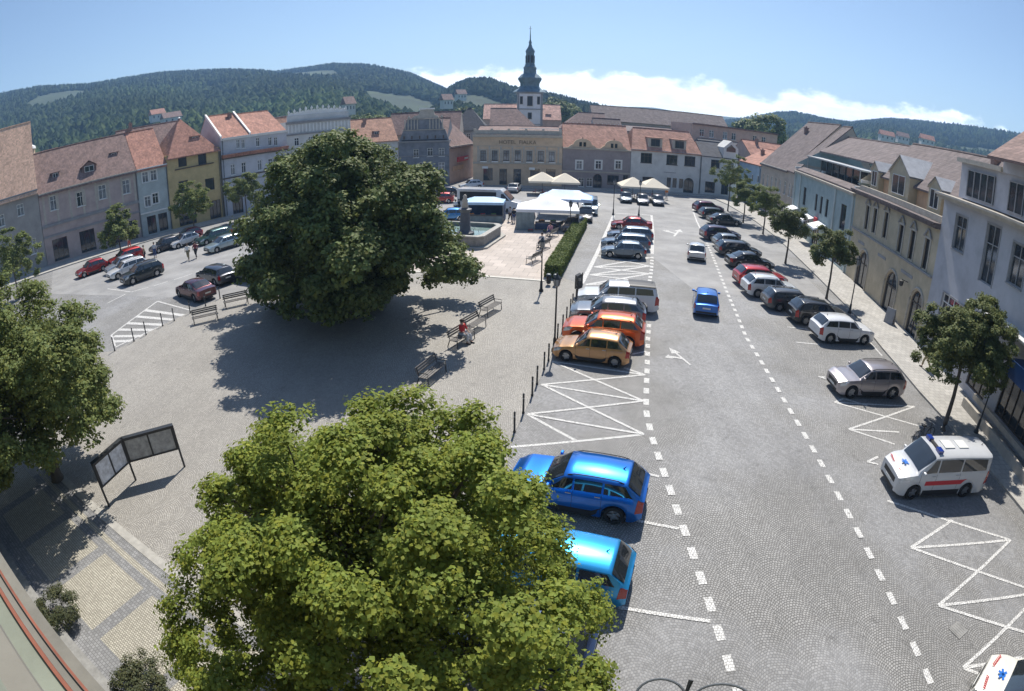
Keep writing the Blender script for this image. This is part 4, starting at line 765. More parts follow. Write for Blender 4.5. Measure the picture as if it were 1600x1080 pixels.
def crown_points(r, nclump, rad, per, crad, low=-.55, inner=.25, lobes=7, flat=.75, amp=1., sq=2., lobes_dir=0, keep=None, n2=0, spray=.2):
    rad = np.array(rad, float); L = r.normal(size=(lobes, 3)); L /= np.linalg.norm(L, axis=1)[:, None]; la = (.06+.12*r.random(lobes))*amp
    if not isinstance(lobes_dir, int): L = np.array([q[:3] for q in lobes_dir], float); L /= np.linalg.norm(L, axis=1)[:, None]; la = np.array([q[3] for q in lobes_dir]); lobes = len(la)
    C = []; 
    while len(C) < nclump:
        d = r.normal(size=3); d /= np.linalg.norm(d)
        if d[2] < low: continue
        d0 = d/(abs(d)**sq).sum()**(1/sq)
        k = .95+sum(la[i]*max(0, d@L[i])**4*1.3 for i in range(lobes))
        rr = (1-inner*r.random()**1.6)*k if r.random() < .85 else .35+.5*r.random()
        c_new = d0*rad*rr*(1+.05*r.normal())
        if keep is None or keep(c_new): C.append(c_new)
    C = np.array(C)
    if n2:      # boughs: each carries flat sprays of leaves on its upper and outer side
        idx1 = np.repeat(np.arange(len(C)), n2); m = len(idx1); out1 = C/rad; d = r.normal(size=(m, 3)); d /= np.linalg.norm(d, axis=1)[:, None]
        d += (out1[idx1]*.9+np.array([0, 0, .45]))*.8; d /= np.linalg.norm(d, axis=1)[:, None]; cr1 = crad*(.6+.7*r.random(len(C)))
        S = C[idx1]+d*(cr1[idx1]*(.45+.6*r.random(m)))[:, None]*np.array([1, 1, .85]); out_s = d*.6+out1[idx1]*.4; sr = spray*(.55+.9*r.random(m)); bt = (.5+.2*(r.random(len(C))-.5))[idx1]+.12*(r.random(m)-.5)
    else: S, out_s, sr, bt = C, C/rad, crad*(.55+.8*r.random(len(C))), .5+.28*(r.random(len(C))-.5)
    idx = np.repeat(np.arange(len(S)), per); n = len(idx); d = r.normal(size=(n, 3)); d /= np.linalg.norm(d, axis=1)[:, None]
    q = S[idx]+d*(sr[idx]*(.3+.75*r.random(n)**.6))[:, None]*np.array([1, 1, flat])
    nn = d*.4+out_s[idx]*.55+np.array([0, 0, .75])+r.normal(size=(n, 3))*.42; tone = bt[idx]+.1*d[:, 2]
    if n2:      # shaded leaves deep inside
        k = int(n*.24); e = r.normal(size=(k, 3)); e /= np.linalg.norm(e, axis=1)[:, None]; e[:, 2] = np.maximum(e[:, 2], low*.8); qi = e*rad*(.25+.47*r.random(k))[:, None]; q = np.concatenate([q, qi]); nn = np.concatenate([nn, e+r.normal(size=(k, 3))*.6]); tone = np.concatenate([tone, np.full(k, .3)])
    return q, nn, tone, C
def pix(x, y, z):
    v = (x, y, z-CAM_H); a = v[0]; b = v[1]*_sp+v[2]*_cp; c = -v[1]*_cp+v[2]*_sp; a, b = _cr*a+_sr*b, -_sr*a+_cr*b
    n = math.sqrt(a*a+b*b+c*c); r_ = 2*FPX*math.sin(math.acos(-c/n)/2); q = math.hypot(a, b) or 1e-9; return 800+a/q*r_, 540-b/q*r_
def inside(x, y, poly):
    k = False; n = len(poly)
    for i in range(n):
        (x0, y0), (x1, y1) = poly[i], poly[i-1]
        if (y0 > y) != (y1 > y) and x < (x1-x0)*(y-y0)/(y1-y0)+x0: k = not k
    return k
def tree(name, label, base, ctr_z, rad, nclump, per, crad, leaf, m, seed, group=None, trunk_r=.2, off=(0, 0), low=-.55, limbs=7, cat='tree', flat=.75, inner=.25, amp=1., sq=2., lobes_=7, lobes_dir=0, shape=None, n2=0, spray=.2):
    r = np.random.default_rng(seed); root = empty(name, (base[0], base[1], base[2] if len(base) > 2 else 0), 0, label, cat, group)
    keep = None
    if shape:      # pruned to the surveyed silhouette of this tree, clump by clump
        def keep(c):
            px_, py_ = pix(base[0]+off[0]+c[0], base[1]+off[1]+c[1], ctr_z+c[2]); dd = math.sqrt((base[0]+off[0]+c[0])**2+(base[1]+off[1]+c[1])**2+(ctr_z+c[2]-CAM_H)**2); m = FPX*crad*.9/dd
            return all(inside(px_+a*m, py_+b*m, shape) for a, b in ((1, 0), (-1, 0), (0, 1), (0, -1)))
    q, nn, tone, C = crown_points(r, nclump, rad, per, crad, low, keep=keep, n2=n2, spray=spray, inner=inner, flat=flat, amp=amp, sq=sq, lobes=lobes_, lobes_dir=lobes_dir)
    sh = np.array([off[0], off[1], ctr_z]); q = q+sh; C = C+sh
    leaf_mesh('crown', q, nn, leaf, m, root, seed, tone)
    mb = MB(); zb = ctr_z-rad[2]*.45; top = Vector((off[0], off[1], zb)); mid = Vector((off[0]*.4+.05, off[1]*.4, zb*.5))
    mb.tube([(0, 0, -.1), (0, 0, .25), mid, top], [trunk_r*1.4, trunk_r*1.05, trunk_r*.85, trunk_r*.7], 10)
    order = r.permutation(len(C))[:limbs*4]
    for i in order[:limbs]:
        e = Vector(C[i]); s0 = top.lerp(mid, .15*r.random()); h1 = s0.lerp(e, .5)+Vector((0, 0, .15*rad[2])); mb.tube([s0, h1, e], [trunk_r*.55, trunk_r*.32, trunk_r*.08], 6)
        for j in order[limbs:]:
            f = Vector(C[j])
            if (f-h1).length < rad[0]*.62: mb.tube([h1, h1.lerp(f, .5)+Vector((0, 0, .05)), f], [trunk_r*.22, trunk_r*.14, trunk_r*.04], 5)
    mb.build('trunk', M['bark'], root, 50)
    return root
S1 = [(415, 625), (470, 655), (535, 650), (555, 610), (600, 604), (690, 606), (705, 640), (722, 660), (740, 628), (770, 624), (800, 665), (802, 720), (855, 790), (872, 830), (893, 850), (945, 920), (972, 938), (965, 962), (928, 985), (945, 1030), (965, 1050), (970, 1400), (200, 1400), (262, 1060), (250, 1000), (240, 915), (272, 875), (296, 835), (306, 765), (366, 685), (395, 640)]
S2 = [(500, 204), (530, 194), (565, 204), (612, 228), (665, 226), (694, 250), (690, 290), (706, 312), (696, 350), (745, 378), (752, 430), (738, 468), (700, 460), (640, 455), (600, 475), (570, 505), (520, 512), (470, 505), (410, 486), (368, 465), (366, 400), (352, 350), (366, 322), (406, 330), (412, 300), (417, 248), (440, 224), (480, 230)]
S3 = [(-400, 300), (-60, 380), (25, 412), (60, 424), (90, 434), (115, 434), (135, 464), (155, 476), (160, 520), (180, 556), (186, 600), (196, 645), (150, 690), (112, 705), (122, 735), (60, 770), (-60, 860), (-400, 900)]
S4 = [(1404, 525), (1425, 482), (1475, 470), (1530, 458), (1590, 485), (1612, 560), (1612, 610), (1584, 660), (1545, 672), (1500, 666), (1460, 658), (1412, 625), (1396, 580)]
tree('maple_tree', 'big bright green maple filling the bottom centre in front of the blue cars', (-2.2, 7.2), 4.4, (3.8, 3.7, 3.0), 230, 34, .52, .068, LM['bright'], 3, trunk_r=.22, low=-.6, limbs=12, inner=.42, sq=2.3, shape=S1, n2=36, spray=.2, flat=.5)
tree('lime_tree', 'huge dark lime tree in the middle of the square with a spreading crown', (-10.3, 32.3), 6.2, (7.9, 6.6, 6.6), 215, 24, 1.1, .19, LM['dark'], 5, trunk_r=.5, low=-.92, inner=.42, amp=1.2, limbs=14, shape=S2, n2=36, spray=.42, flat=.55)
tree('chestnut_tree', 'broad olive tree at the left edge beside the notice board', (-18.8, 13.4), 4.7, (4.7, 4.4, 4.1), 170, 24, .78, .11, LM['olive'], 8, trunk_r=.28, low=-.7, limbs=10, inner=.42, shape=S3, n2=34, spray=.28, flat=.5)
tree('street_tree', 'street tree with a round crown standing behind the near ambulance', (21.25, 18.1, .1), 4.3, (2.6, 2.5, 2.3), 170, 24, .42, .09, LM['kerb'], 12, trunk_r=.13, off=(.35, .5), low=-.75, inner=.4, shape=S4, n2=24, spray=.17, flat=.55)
# kerb trees on the right pavement: (pixel of the foot), crown height, radius, label
kt = [((1291, 467), 4.1, 1.75, 'rounded kerb tree in front of the beige arched house, nearest of the right kerb row'), ((1227, 412), 3.9, 1.85, 'kerb tree standing in front of the awnings of the teal house'),
      ((1192, 366), 3.9, 1.9, 'loose kerb tree in front of the tan strip house, third from the ambulance end'), ((1161, 348), 3.7, 1.8, 'smaller kerb tree standing beside the farthest group of dark parked cars'), ((1137, 330), 5.2, 2.9, 'tallest kerb tree hiding the small white gabled house')]
for i, (p, cz, rr, lab) in enumerate(kt):
    x, y, _ = P(*p); tree('street_tree', lab, (x, y, .1), cz, (rr*.95, rr*.95, rr*.9), 42, 16, .5, .13, [LM['kerb'], LM['kerb'], LM['olive'], LM['olive'], LM['olive']][i], 20+i, group='trees along the right kerb', trunk_r=.1, low=-.75, limbs=6, n2=18, spray=.22, flat=.6)
lt = [((305, 372), 4.4, 2.3, 'small street tree in front of the ochre yellow house'), ((386, 345), 4.4, 2.2, 'small street tree in front of the white house with orange roofs'), ((190, 404), 3.6, 2.3, 'small dim street tree in front of the light blue house corner'), ((30, 468), 4.3, 2.9, 'dim street tree in front of the grey gable house at the left edge')]
for i, (p, cz, rr, lab) in enumerate(lt):
    x, y, _ = P(*p); tree('street_tree', lab, (x, y, .1), cz, (rr, rr, rr*.9), 45, 16, .6, .17, LM['olive'], 40+i, group='trees along the left row of houses', trunk_r=.1, low=-.75, limbs=6, n2=18, spray=.28, flat=.6)
# clipped hedge
def hedge(a, b, wd, h_, label, seed):
    r = np.random.default_rng(seed); a = Vector(a); b = Vector(b); L = (b-a).length; t = (b-a)/L; root = empty('hedge', (a.x, a.y, 0.05), math.atan2(t.y, t.x), label, 'hedge', 'clipped hedges beside the plaza')
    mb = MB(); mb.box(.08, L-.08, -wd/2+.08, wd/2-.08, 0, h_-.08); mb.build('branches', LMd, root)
    n = int(L*wd*500+L*h_*700); f = r.random(n); q = np.empty((n, 3)); nn = np.zeros((n, 3)); q[:, 0] = r.random(n)*L; q[:, 1] = (r.random(n)-.5)*wd; q[:, 2] = r.random(n)*h_
    top = f < .45; q[top, 2] = h_; nn[top, 2] = 1; s1 = (f >= .45) & (f < .66); q[s1, 1] = wd/2; nn[s1, 1] = 1; s2 = (f >= .66) & (f < .87); q[s2, 1] = -wd/2; nn[s2, 1] = -1
    s3 = (f >= .87) & (f < .935); q[s3, 0] = 0; nn[s3, 0] = -1; s4 = f >= .935; q[s4, 0] = L; nn[s4, 0] = 1
    q += r.normal(size=(n, 3))*.035; nn += r.normal(size=(n, 3))*.5; leaf_mesh('foliage', q, nn, .1, LM['hedge'], root, seed)
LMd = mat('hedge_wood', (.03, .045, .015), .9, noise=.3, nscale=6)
hA = Vector((2.95, 40.9)); hB = Vector((7.55, 62.0)); hl = ['nearest clipped hedge block beside the lamp post', 'second clipped hedge block from the near end', 'third clipped hedge block by the benches', 'farthest clipped hedge block next to the white tent']
for k in range(4): hedge(tuple(hA.lerp(hB, k*.25+.004)), tuple(hA.lerp(hB, k*.25+.240)), 1.2, .98, hl[k], 60+k)
# leaf mounds added by the own wall in place of dark shadow blobs
for (px_, py_, rr, lab) in ((78, 945, .8, 'dark leaf mound standing for a shadow beside the stone slabs above the mosaic square'), ((208), 1058, .8, 'dark leaf mound standing for a shadow at the foot of the building near the bottom edge')):
    x, y, _ = P(px_, py_, .8); root = empty('shadow_mound', (x, y, .03), 0, lab, 'shadow_mound', 'leaf mounds standing for shadows along the near building'); r = np.random.default_rng(int(px_))
    q, nn, tone, C = crown_points(r, 60, (rr, rr, rr*.45), 140, .2, low=-.5, inner=.15); leaf_mesh('foliage', q+np.array([0, 0, .45]), nn, .05, LM['shadow_leaf'], root, 5, tone)
    mb = MB(); mb.tube([(0, 0, 0), (.03, 0, .6)], [.06, .04], 6); mb.build('stem', M['bark'], root)
# ------------------------------------------------------------------ hills and woods
def hill(name, ridge, D, foot, m, seed, zfoot=-1.0, rows=16, back=1.35, sub=6, amp=1.0):
    pts = []
    for i in range(len(ridge)-1):
        for k in range(sub): t = k/sub; pts.append((ridge[i][0]*(1-t)+ridge[i+1][0]*t, ridge[i][1]*(1-t)+ridge[i+1][1]*t))
    pts.append(ridge[-1]); V = []; n = len(pts); r = random.Random(seed); cols = []
    for (px_, py_) in pts:
        d = sight(px_, py_); hl_ = math.hypot(d[0], d[1]); ux, uy = d[0]/hl_, d[1]/hl_; zr = CAM_H+D*d[2]/hl_; col = []
        for j in range(rows+1):
            s = j/rows; dist = foot+(D-foot)*s; f = s*s*(3-2*s)*.6+s*.4; zz = zfoot+(zr-zfoot)*f
            zz += amp*(0 if j in (0, rows) else 1)*4*math.sin(ux*23+s*7+seed)*math.sin(s*math.pi)
            col.append((ux*dist, uy*dist, zz))
        for s in (.5, 1.0): col.append((ux*D*(1+(back-1)*s), uy*D*(1+(back-1)*s), zr*(1-s)+zfoot*s))
        cols.append(col)
    mb = MB(); R_n = rows+3
    for c_ in cols: mb.v += c_
    for i in range(n-1):
        for j in range(R_n-1): mb.f.append((i*R_n+j, (i+1)*R_n+j, (i+1)*R_n+j+1, i*R_n+j+1)); mb.m.append(0)
    o = mb.build(name, m, None, 180); o['kind'] = 'structure'; return cols
hm = mat('wooded_slope', (.035, .055, .024), .95, noise=.4, nscale=.02, dirt=((.13, .18, .06), .0045, .75), det=8)
hfar = mat('far_wooded_slope', (.04, .06, .04), .95, noise=.3, nscale=.01, dirt=((.1, .13, .06), .002, .4))
left_ridge = [(-120, 190), (-40, 168), (0, 159), (60, 147), (140, 140), (200, 129), (260, 122), (350, 119), (430, 118), (480, 113), (520, 108), (580, 111), (640, 123), (690, 142), (715, 156), (740, 175)]
c1 = hill('hills', left_ridge, 1150, 170, hm, 1, zfoot=-4)
mid_ridge = [(640, 190), (680, 160), (710, 141), (735, 132), (765, 133), (800, 146), (850, 152), (905, 166), (950, 176), (1000, 190)]
c2 = hill('hills', mid_ridge, 620, 230, hm, 2, zfoot=-2)
far_ridge = [(880, 178), (940, 172), (980, 168), (1020, 169), (1060, 175), (1130, 182), (1190, 187), (1240, 192)]
c3 = hill('hills', far_ridge, 1620, 900, hfar, 3, zfoot=-10, amp=3, back=1.05)
right_ridge = [(1120, 196), (1170, 190), (1215, 183), (1245, 183), (1290, 193), (1330, 197), (1370, 193), (1395, 192), (1440, 196), (1500, 203), (1560, 211), (1620, 222), (1700, 240)]
c4 = hill('hills', right_ridge, 1250, 260, hm, 4, zfoot=-4)
# one wood on all slopes: a crown per tree, conifers and broadleaves
fm = bpy.data.materials.new('forest_crowns'); fm.use_nodes = True; t_ = fm.node_tree; b_ = t_.nodes['Principled BSDF']
at_ = N(t_, 'ShaderNodeAttribute', attribute_name='tone'); t_.links.new(at_.outputs['Color'], b_.inputs['Base Color']); b_.inputs['Roughness'].default_value = .9; b_.inputs['Specular IOR Level'].default_value = .1
def forest(label, sets, seed):
    r = np.random.default_rng(seed); V = []; Fq = []; Ct = []; base = 0
    for cols, n, smin, smax, smid, meadow in sets:
        nc = len(cols); rw = len(cols[0])-2
        for _ in range(n):
            i = r.random()*(nc-1.001); j = (r.random()**smid)*(rw-1.001); 
            if r.random() < .12: j = rw-1.001-.02*r.random()
            i0, j0 = int(i), int(j); a, b = i-i0, j-j0
            p = [(cols[i0][j0][k]*(1-a)+cols[i0+1][j0][k]*a)*(1-b)+(cols[i0][j0+1][k]*(1-a)+cols[i0+1][j0+1][k]*a)*b for k in range(3)]
            g_ = math.sin(p[0]*.011+seed)*math.cos(p[1]*.008+1.3*seed)+.5*math.sin(p[0]*.03+p[1]*.021)
            if g_ > meadow and j < rw*.93: continue
            s = smin+(smax-smin)*r.random(); con = r.random() < (.4 if j > rw*.5 else .08); K = 6
            if con: prof = [(.40, .05), (.30, .45), (.02, 1.15)]; colr = np.array([.022, .042, .024])
            else: prof = [(.30, .0), (.56, .3), (.5, .65), (.18, .95)]; colr = np.array([.055, .088, .03])
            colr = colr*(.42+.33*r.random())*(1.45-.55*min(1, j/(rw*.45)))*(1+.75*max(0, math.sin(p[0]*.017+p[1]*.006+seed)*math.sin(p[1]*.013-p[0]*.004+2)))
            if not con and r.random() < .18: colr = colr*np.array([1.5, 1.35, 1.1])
            n0 = len(V)
            for (rr, zz) in prof:
                ph = r.random()*6.28
                for k in range(K): q = rr*s*(.75+.5*r.random()); V.append((p[0]+q*math.cos(ph*.1+6.283*k/K), p[1]+q*math.sin(ph*.1+6.283*k/K), p[2]+zz*s*(.92+.16*r.random())-.1*s)); Ct.append((*colr, 1))
            V.append((p[0], p[1], p[2]+(1.2 if con else 1.05)*s)); Ct.append((*colr, 1)); L_n = len(prof)
            for q in range(L_n-1):
                for k in range(K): Fq.append((n0+q*K+k, n0+q*K+(k+1) % K, n0+(q+1)*K+(k+1) % K, n0+(q+1)*K+k))
            for k in range(K): Fq.append((n0+(L_n-1)*K+k, n0+(L_n-1)*K+(k+1) % K, n0+L_n*K))
    me = bpy.data.meshes.new('forest'); me.from_pydata(V, [], Fq); me.materials.append(fm); ca = me.color_attributes.new('tone', 'FLOAT_COLOR', 'POINT'); ca.data.foreach_set('color', np.array(Ct).reshape(-1))
    o = bpy.data.objects.new('forest', me); COL.objects.link(o); tag(o, label, 'wood', kind='stuff')
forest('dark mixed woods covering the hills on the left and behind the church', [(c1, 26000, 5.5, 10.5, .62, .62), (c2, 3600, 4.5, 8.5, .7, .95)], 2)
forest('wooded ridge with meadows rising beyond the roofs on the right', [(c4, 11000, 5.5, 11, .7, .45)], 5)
# trees one can tell apart behind the roofs
for i, (px_, py_, dist, hh, rr, m_, lab) in enumerate([(1195, 200, 190, 18.5, 6.5, 'olive', 'round tree rising behind the peach apartment block'), (1170, 198, 200, 17.0, 5.0, 'dark', 'darker tree beside the round tree behind the apartment block'), (868, 175, 240, 20, 6, 'dark', 'dark tree just right of the church nave'), (890, 178, 260, 18, 6, 'olive', 'lighter tree beside the dark tree right of the church'),
        (655, 190, 200, 13.5, 6, 'olive', 'bright tree above the roof of the grey gabled house'), (590, 185, 190, 13, 5.5, 'olive', 'tree above the orange roof left of the gable'), (570, 178, 220, 14, 5.5, 'dark', 'dark tree just right of the attic house parapet'), (720, 178, 210, 14, 6, 'dark', 'tree behind the slate hipped roof')]):
    d = sight(px_, py_); q = math.hypot(d[0], d[1]); x, y = d[0]/q*dist, d[1]/q*dist
    tree('broadleaf_tree', lab, (x, y, 0), hh-rr*.9, (rr, rr, rr*.9), 70, 70, 1.9, .9, LM[m_], 80+i, trunk_r=.35, low=-.6, limbs=5)
# small houses on the slopes
def cottage(px_, py_, dist, wd, label, rc):
    d = sight(px_, py_); q = math.hypot(d[0], d[1]); x, y, zz = d[0]/q*dist, d[1]/q*dist, CAM_H+d[2]/q*dist
    root = empty('cottage', (x, y, zz), math.atan2(y, x)-math.pi/2+.3, label, 'cottage', 'cottages scattered on the slopes'); mb = MB(); mb.box(-wd/2, wd/2, -3, 4, -1.5, 3.5); mb.build('wall', W_['offw'], root)
    r = MB(); r.prism([(-3.6, 3.3), (.5, 6.6), (4.6, 3.3)], -wd/2-.4, wd/2+.4); o = r.build('roof', rc, root); o.rotation_euler = (0, 0, R(90))
    for k in range(3): mb = MB(); mb.box(-wd/2+wd*(k+.3)/3, -wd/2+wd*(k+.6)/3, -3.05, -3.01, 1.0, 2.4); mb.build('window', M['glass'], root)
for a in [(268, 193, 330, 11, 'cottage with a reddish roof above the ochre house roof', T['old']), (246, 187, 360, 9, 'tiny white cottage among trees left of the ochre house peak', T['red']), (720, 155, 380, 6, 'small pale cottage on the slope left of the church', T['old']), (698, 166, 300, 5, 'low white cottage by trees above the slate roof', T['old']), (545, 175, 240, 4, 'small white cottage under dark tiles right of the attic house', T['old']),
          (443, 138, 700, 10, 'tiny cottage high on the wooded hill', T['old']), (1385, 219, 420, 11, 'white cottage on the right hand slope', T['red']), (1410, 221, 430, 9, 'second white cottage on the right slope beside a pale one', T['old']), (1448, 226, 400, 10, 'cottage at the meadow edge above the brown roofs', T['red'])]: cottage(*a)
# ------------------------------------------------------------------ vehicles: a lofted shell with wheel arches, glass, lamps, wheels
TYPES = dict(
    hatch=dict(L=3.95, W=1.72, H=1.48, hood=.80, cowl=.27, ws=.44, rs=.83, re=.965, belt=.93, tailz=.96, wb=(.185, .815), wr=.30),
    suv=dict(L=4.5, W=1.88, H=1.60, hood=1.0, cowl=.26, ws=.42, rs=.86, re=.975, belt=1.06, tailz=1.08, wb=(.19, .80), wr=.35),
    wagon=dict(L=4.65, W=1.80, H=1.48, hood=.82, cowl=.26, ws=.41, rs=.88, re=.98, belt=.95, tailz=.98, wb=(.185, .785), wr=.32),
    sedan=dict(L=4.55, W=1.80, H=1.45, hood=.80, cowl=.27, ws=.42, rs=.70, re=.87, belt=.93, tailz=1.02, wb=(.185, .79), wr=.32),
    van=dict(L=5.1, W=1.94, H=1.95, hood=1.10, cowl=.16, ws=.31, rs=.965, re=.99, belt=1.18, tailz=1.1, wb=(.175, .76), wr=.34),
    pickup=dict(L=5.2, W=1.88, H=1.80, hood=1.10, cowl=.25, ws=.38, rs=.95, re=.985, belt=1.18, tailz=1.15, wb=(.175, .78), wr=.38))
def lerp(a, b, t): return a+(b-a)*t
def ss(t): t = min(1, max(0, t)); return t*t*(3-2*t)
class Shell:
    def __init__(s, k):
        s.p = TYPES[k]; s.k = k
    def top(s, t):
        p = s.p; H = p['H']-.03
        if t < p['cowl']: return lerp(p['hood']-.16, p['hood']+.0, ss(t/.10)**.8) + (p['belt']-p['hood'])*.7*ss((t-.08)/(p['cowl']-.08)) if t < p['cowl'] else 0
        if t < p['ws']: u = (t-p['cowl'])/(p['ws']-p['cowl']); return lerp(s.top(p['cowl']-1e-6), H-.035, u*(1.12-.12*u))
        if t < p['rs']: u = (t-p['ws'])/(p['rs']-p['ws']); return H-.035+.05*math.sin(math.pi*min(1, u*.9+.05))
        if t < p['re']: u = (t-p['rs'])/(p['re']-p['rs']); return lerp(s.top(p['rs']-1e-6), p['tailz'], u**1.15)
        return lerp(p['tailz'], p['tailz']-.05, (t-p['re'])/(1-p['re']+1e-9))
    def belt(s, t):
        p = s.p; b = lerp(p['belt']-.05, p['belt']+.05, t)
        return min(b, s.top(t)-.035)
    def plan(s, t):
        a = .80+.20*math.sin(math.pi/2*min(1, t/.13))**.8; b = .86+.14*math.sin(math.pi/2*min(1, (1-t)/.09))**.8
        return min(a, b)
    def bot(s, t):
        p = s.p; z = .20+.10*ss((.05-t)/.05)+.12*ss((t-.93)/.07); x = t*p['L']
        for w_ in p['wb']:
            d = x-w_*p['L']; ra = p['wr']+.065
            if abs(d) < ra: z = max(z, p['wr']+math.sqrt(ra*ra-d*d)*.98)
        return z
    def sec(s, t):
        p = s.p; hw = p['W']/2*s.plan(t); zt, zb, bo = s.top(t), s.belt(t), s.bot(t); g = ss((zt-zb-.03)/(p['H']-p['belt']-.1))
        ms = max(bo+.02, lerp(bo, zb, .35)); wt = lerp(hw*.88, hw*(.80 if p['H'] < 1.9 else .87), g); wr = lerp(hw*.62, hw*(.68 if p['H'] < 1.9 else .76), g)
        m2 = max(ms+.01, zb-.13)
        return [(0, bo), (hw-.22, bo), (hw-.015, bo+.01), (hw, ms), (hw*.995, m2), (hw*.955, zb), (wt, max(zb+.01, zt-.055*g-.02)), (wr, zt-.005*(1-g)), (0, zt+.02*g+.02)]
    def S(s, t, q, side=1, off=0.0):
        c = s.sec(t); i = min(int(q), len(c)-2); f = q-i; y = lerp(c[i][0], c[i+1][0], f); zz = lerp(c[i][1], c[i+1][1], f)
        dy, dz = c[i+1][0]-c[i][0], c[i+1][1]-c[i][1]; n = math.hypot(dy, dz) or 1
        return Vector((s.p['L']*(.5-t), side*(y+dz/n*off), zz-dy/n*off))
def shell_mesh(s):
    p = s.p; ts = set([0, .006, .018, .035, .06, .09, .13, .2, p['cowl'], p['ws'], p['rs'], p['re'], .99, 1, (p['ws']+p['cowl'])/2, (p['rs']+p['re'])/2, .96, .93])
    for w_ in p['wb']:
        ra = (p['wr']+.065)/p['L']
        for k in range(-6, 7): ts.add(w_+ra*math.sin(k/6*math.pi/2)); ts.add(w_+ra*1.002*(1 if k > 0 else -1))
    for k in range(20): ts.add(k/19)
    ts = sorted(t for t in ts if 0 <= t <= 1); u = [ts[0]]
    for t in ts:
        if t-u[-1] > .003: u.append(t)
    mb = MB(); n = 9; rows = []
    for t in u:
        c = s.sec(t); rows.append([(p['L']*(.5-t), -y, z) for y, z in c[::-1]]+[(p['L']*(.5-t), y, z) for y, z in c[1:-1]] if False else [(p['L']*(.5-t), y, z) for y, z in c]+[(p['L']*(.5-t), -y, z) for y, z in c[-2:0:-1]])
    m = len(rows[0])
    for r_ in rows: mb.v += r_
    for i in range(len(rows)-1):
        for k in range(m): mb.f.append((i*m+k, i*m+(k+1) % m, (i+1)*m+(k+1) % m, (i+1)*m+k)); mb.m.append(0)
    mb.f += [tuple(range(m)), tuple((len(rows)-1)*m+k for k in range(m))[::-1]]; mb.m += [0, 0]
    return mb
def patch(mb, s, t0, t1, q0, q1, side, off=.012, nt=6, nq=4, sl0=0., sl1=0., th=None):
    """glass or lamp laid on the shell; sl0 / sl1 slant its two ends"""
    V = []; 
    for j in range(nq+1):
        f = j/nq; q = lerp(q0, q1, f)
        for i in range(nt+1): t = lerp(t0+sl0*f, t1+sl1*f, i/nt); V.append(tuple(s.S(t, q, side, off)))
    mb.add(V, [(j*(nt+1)+i, j*(nt+1)+i+1, (j+1)*(nt+1)+i+1, (j+1)*(nt+1)+i) for j in range(nq) for i in range(nt)])
def across(mb, s, t0, t1, q0, off=.014, nt=6, nq=8):
    V = []; W2 = [(q0+(8-q0)*k/nq, 1) for k in range(nq+1)]+[(q0+(8-q0)*k/nq, -1) for k in range(nq-1, -1, -1)]
    for i in range(nt+1):
        t = lerp(t0, t1, i/nt); 
        for q, sd in W2: v = s.S(t, min(q, 7.999), sd, off); V.append((v.x, v.y, v.z+off*.6))
    n = len(W2); mb.add(V, [(i*n+k, i*n+k+1, (i+1)*n+k+1, (i+1)*n+k) for i in range(nt) for k in range(n-1)])
PROTO = {}
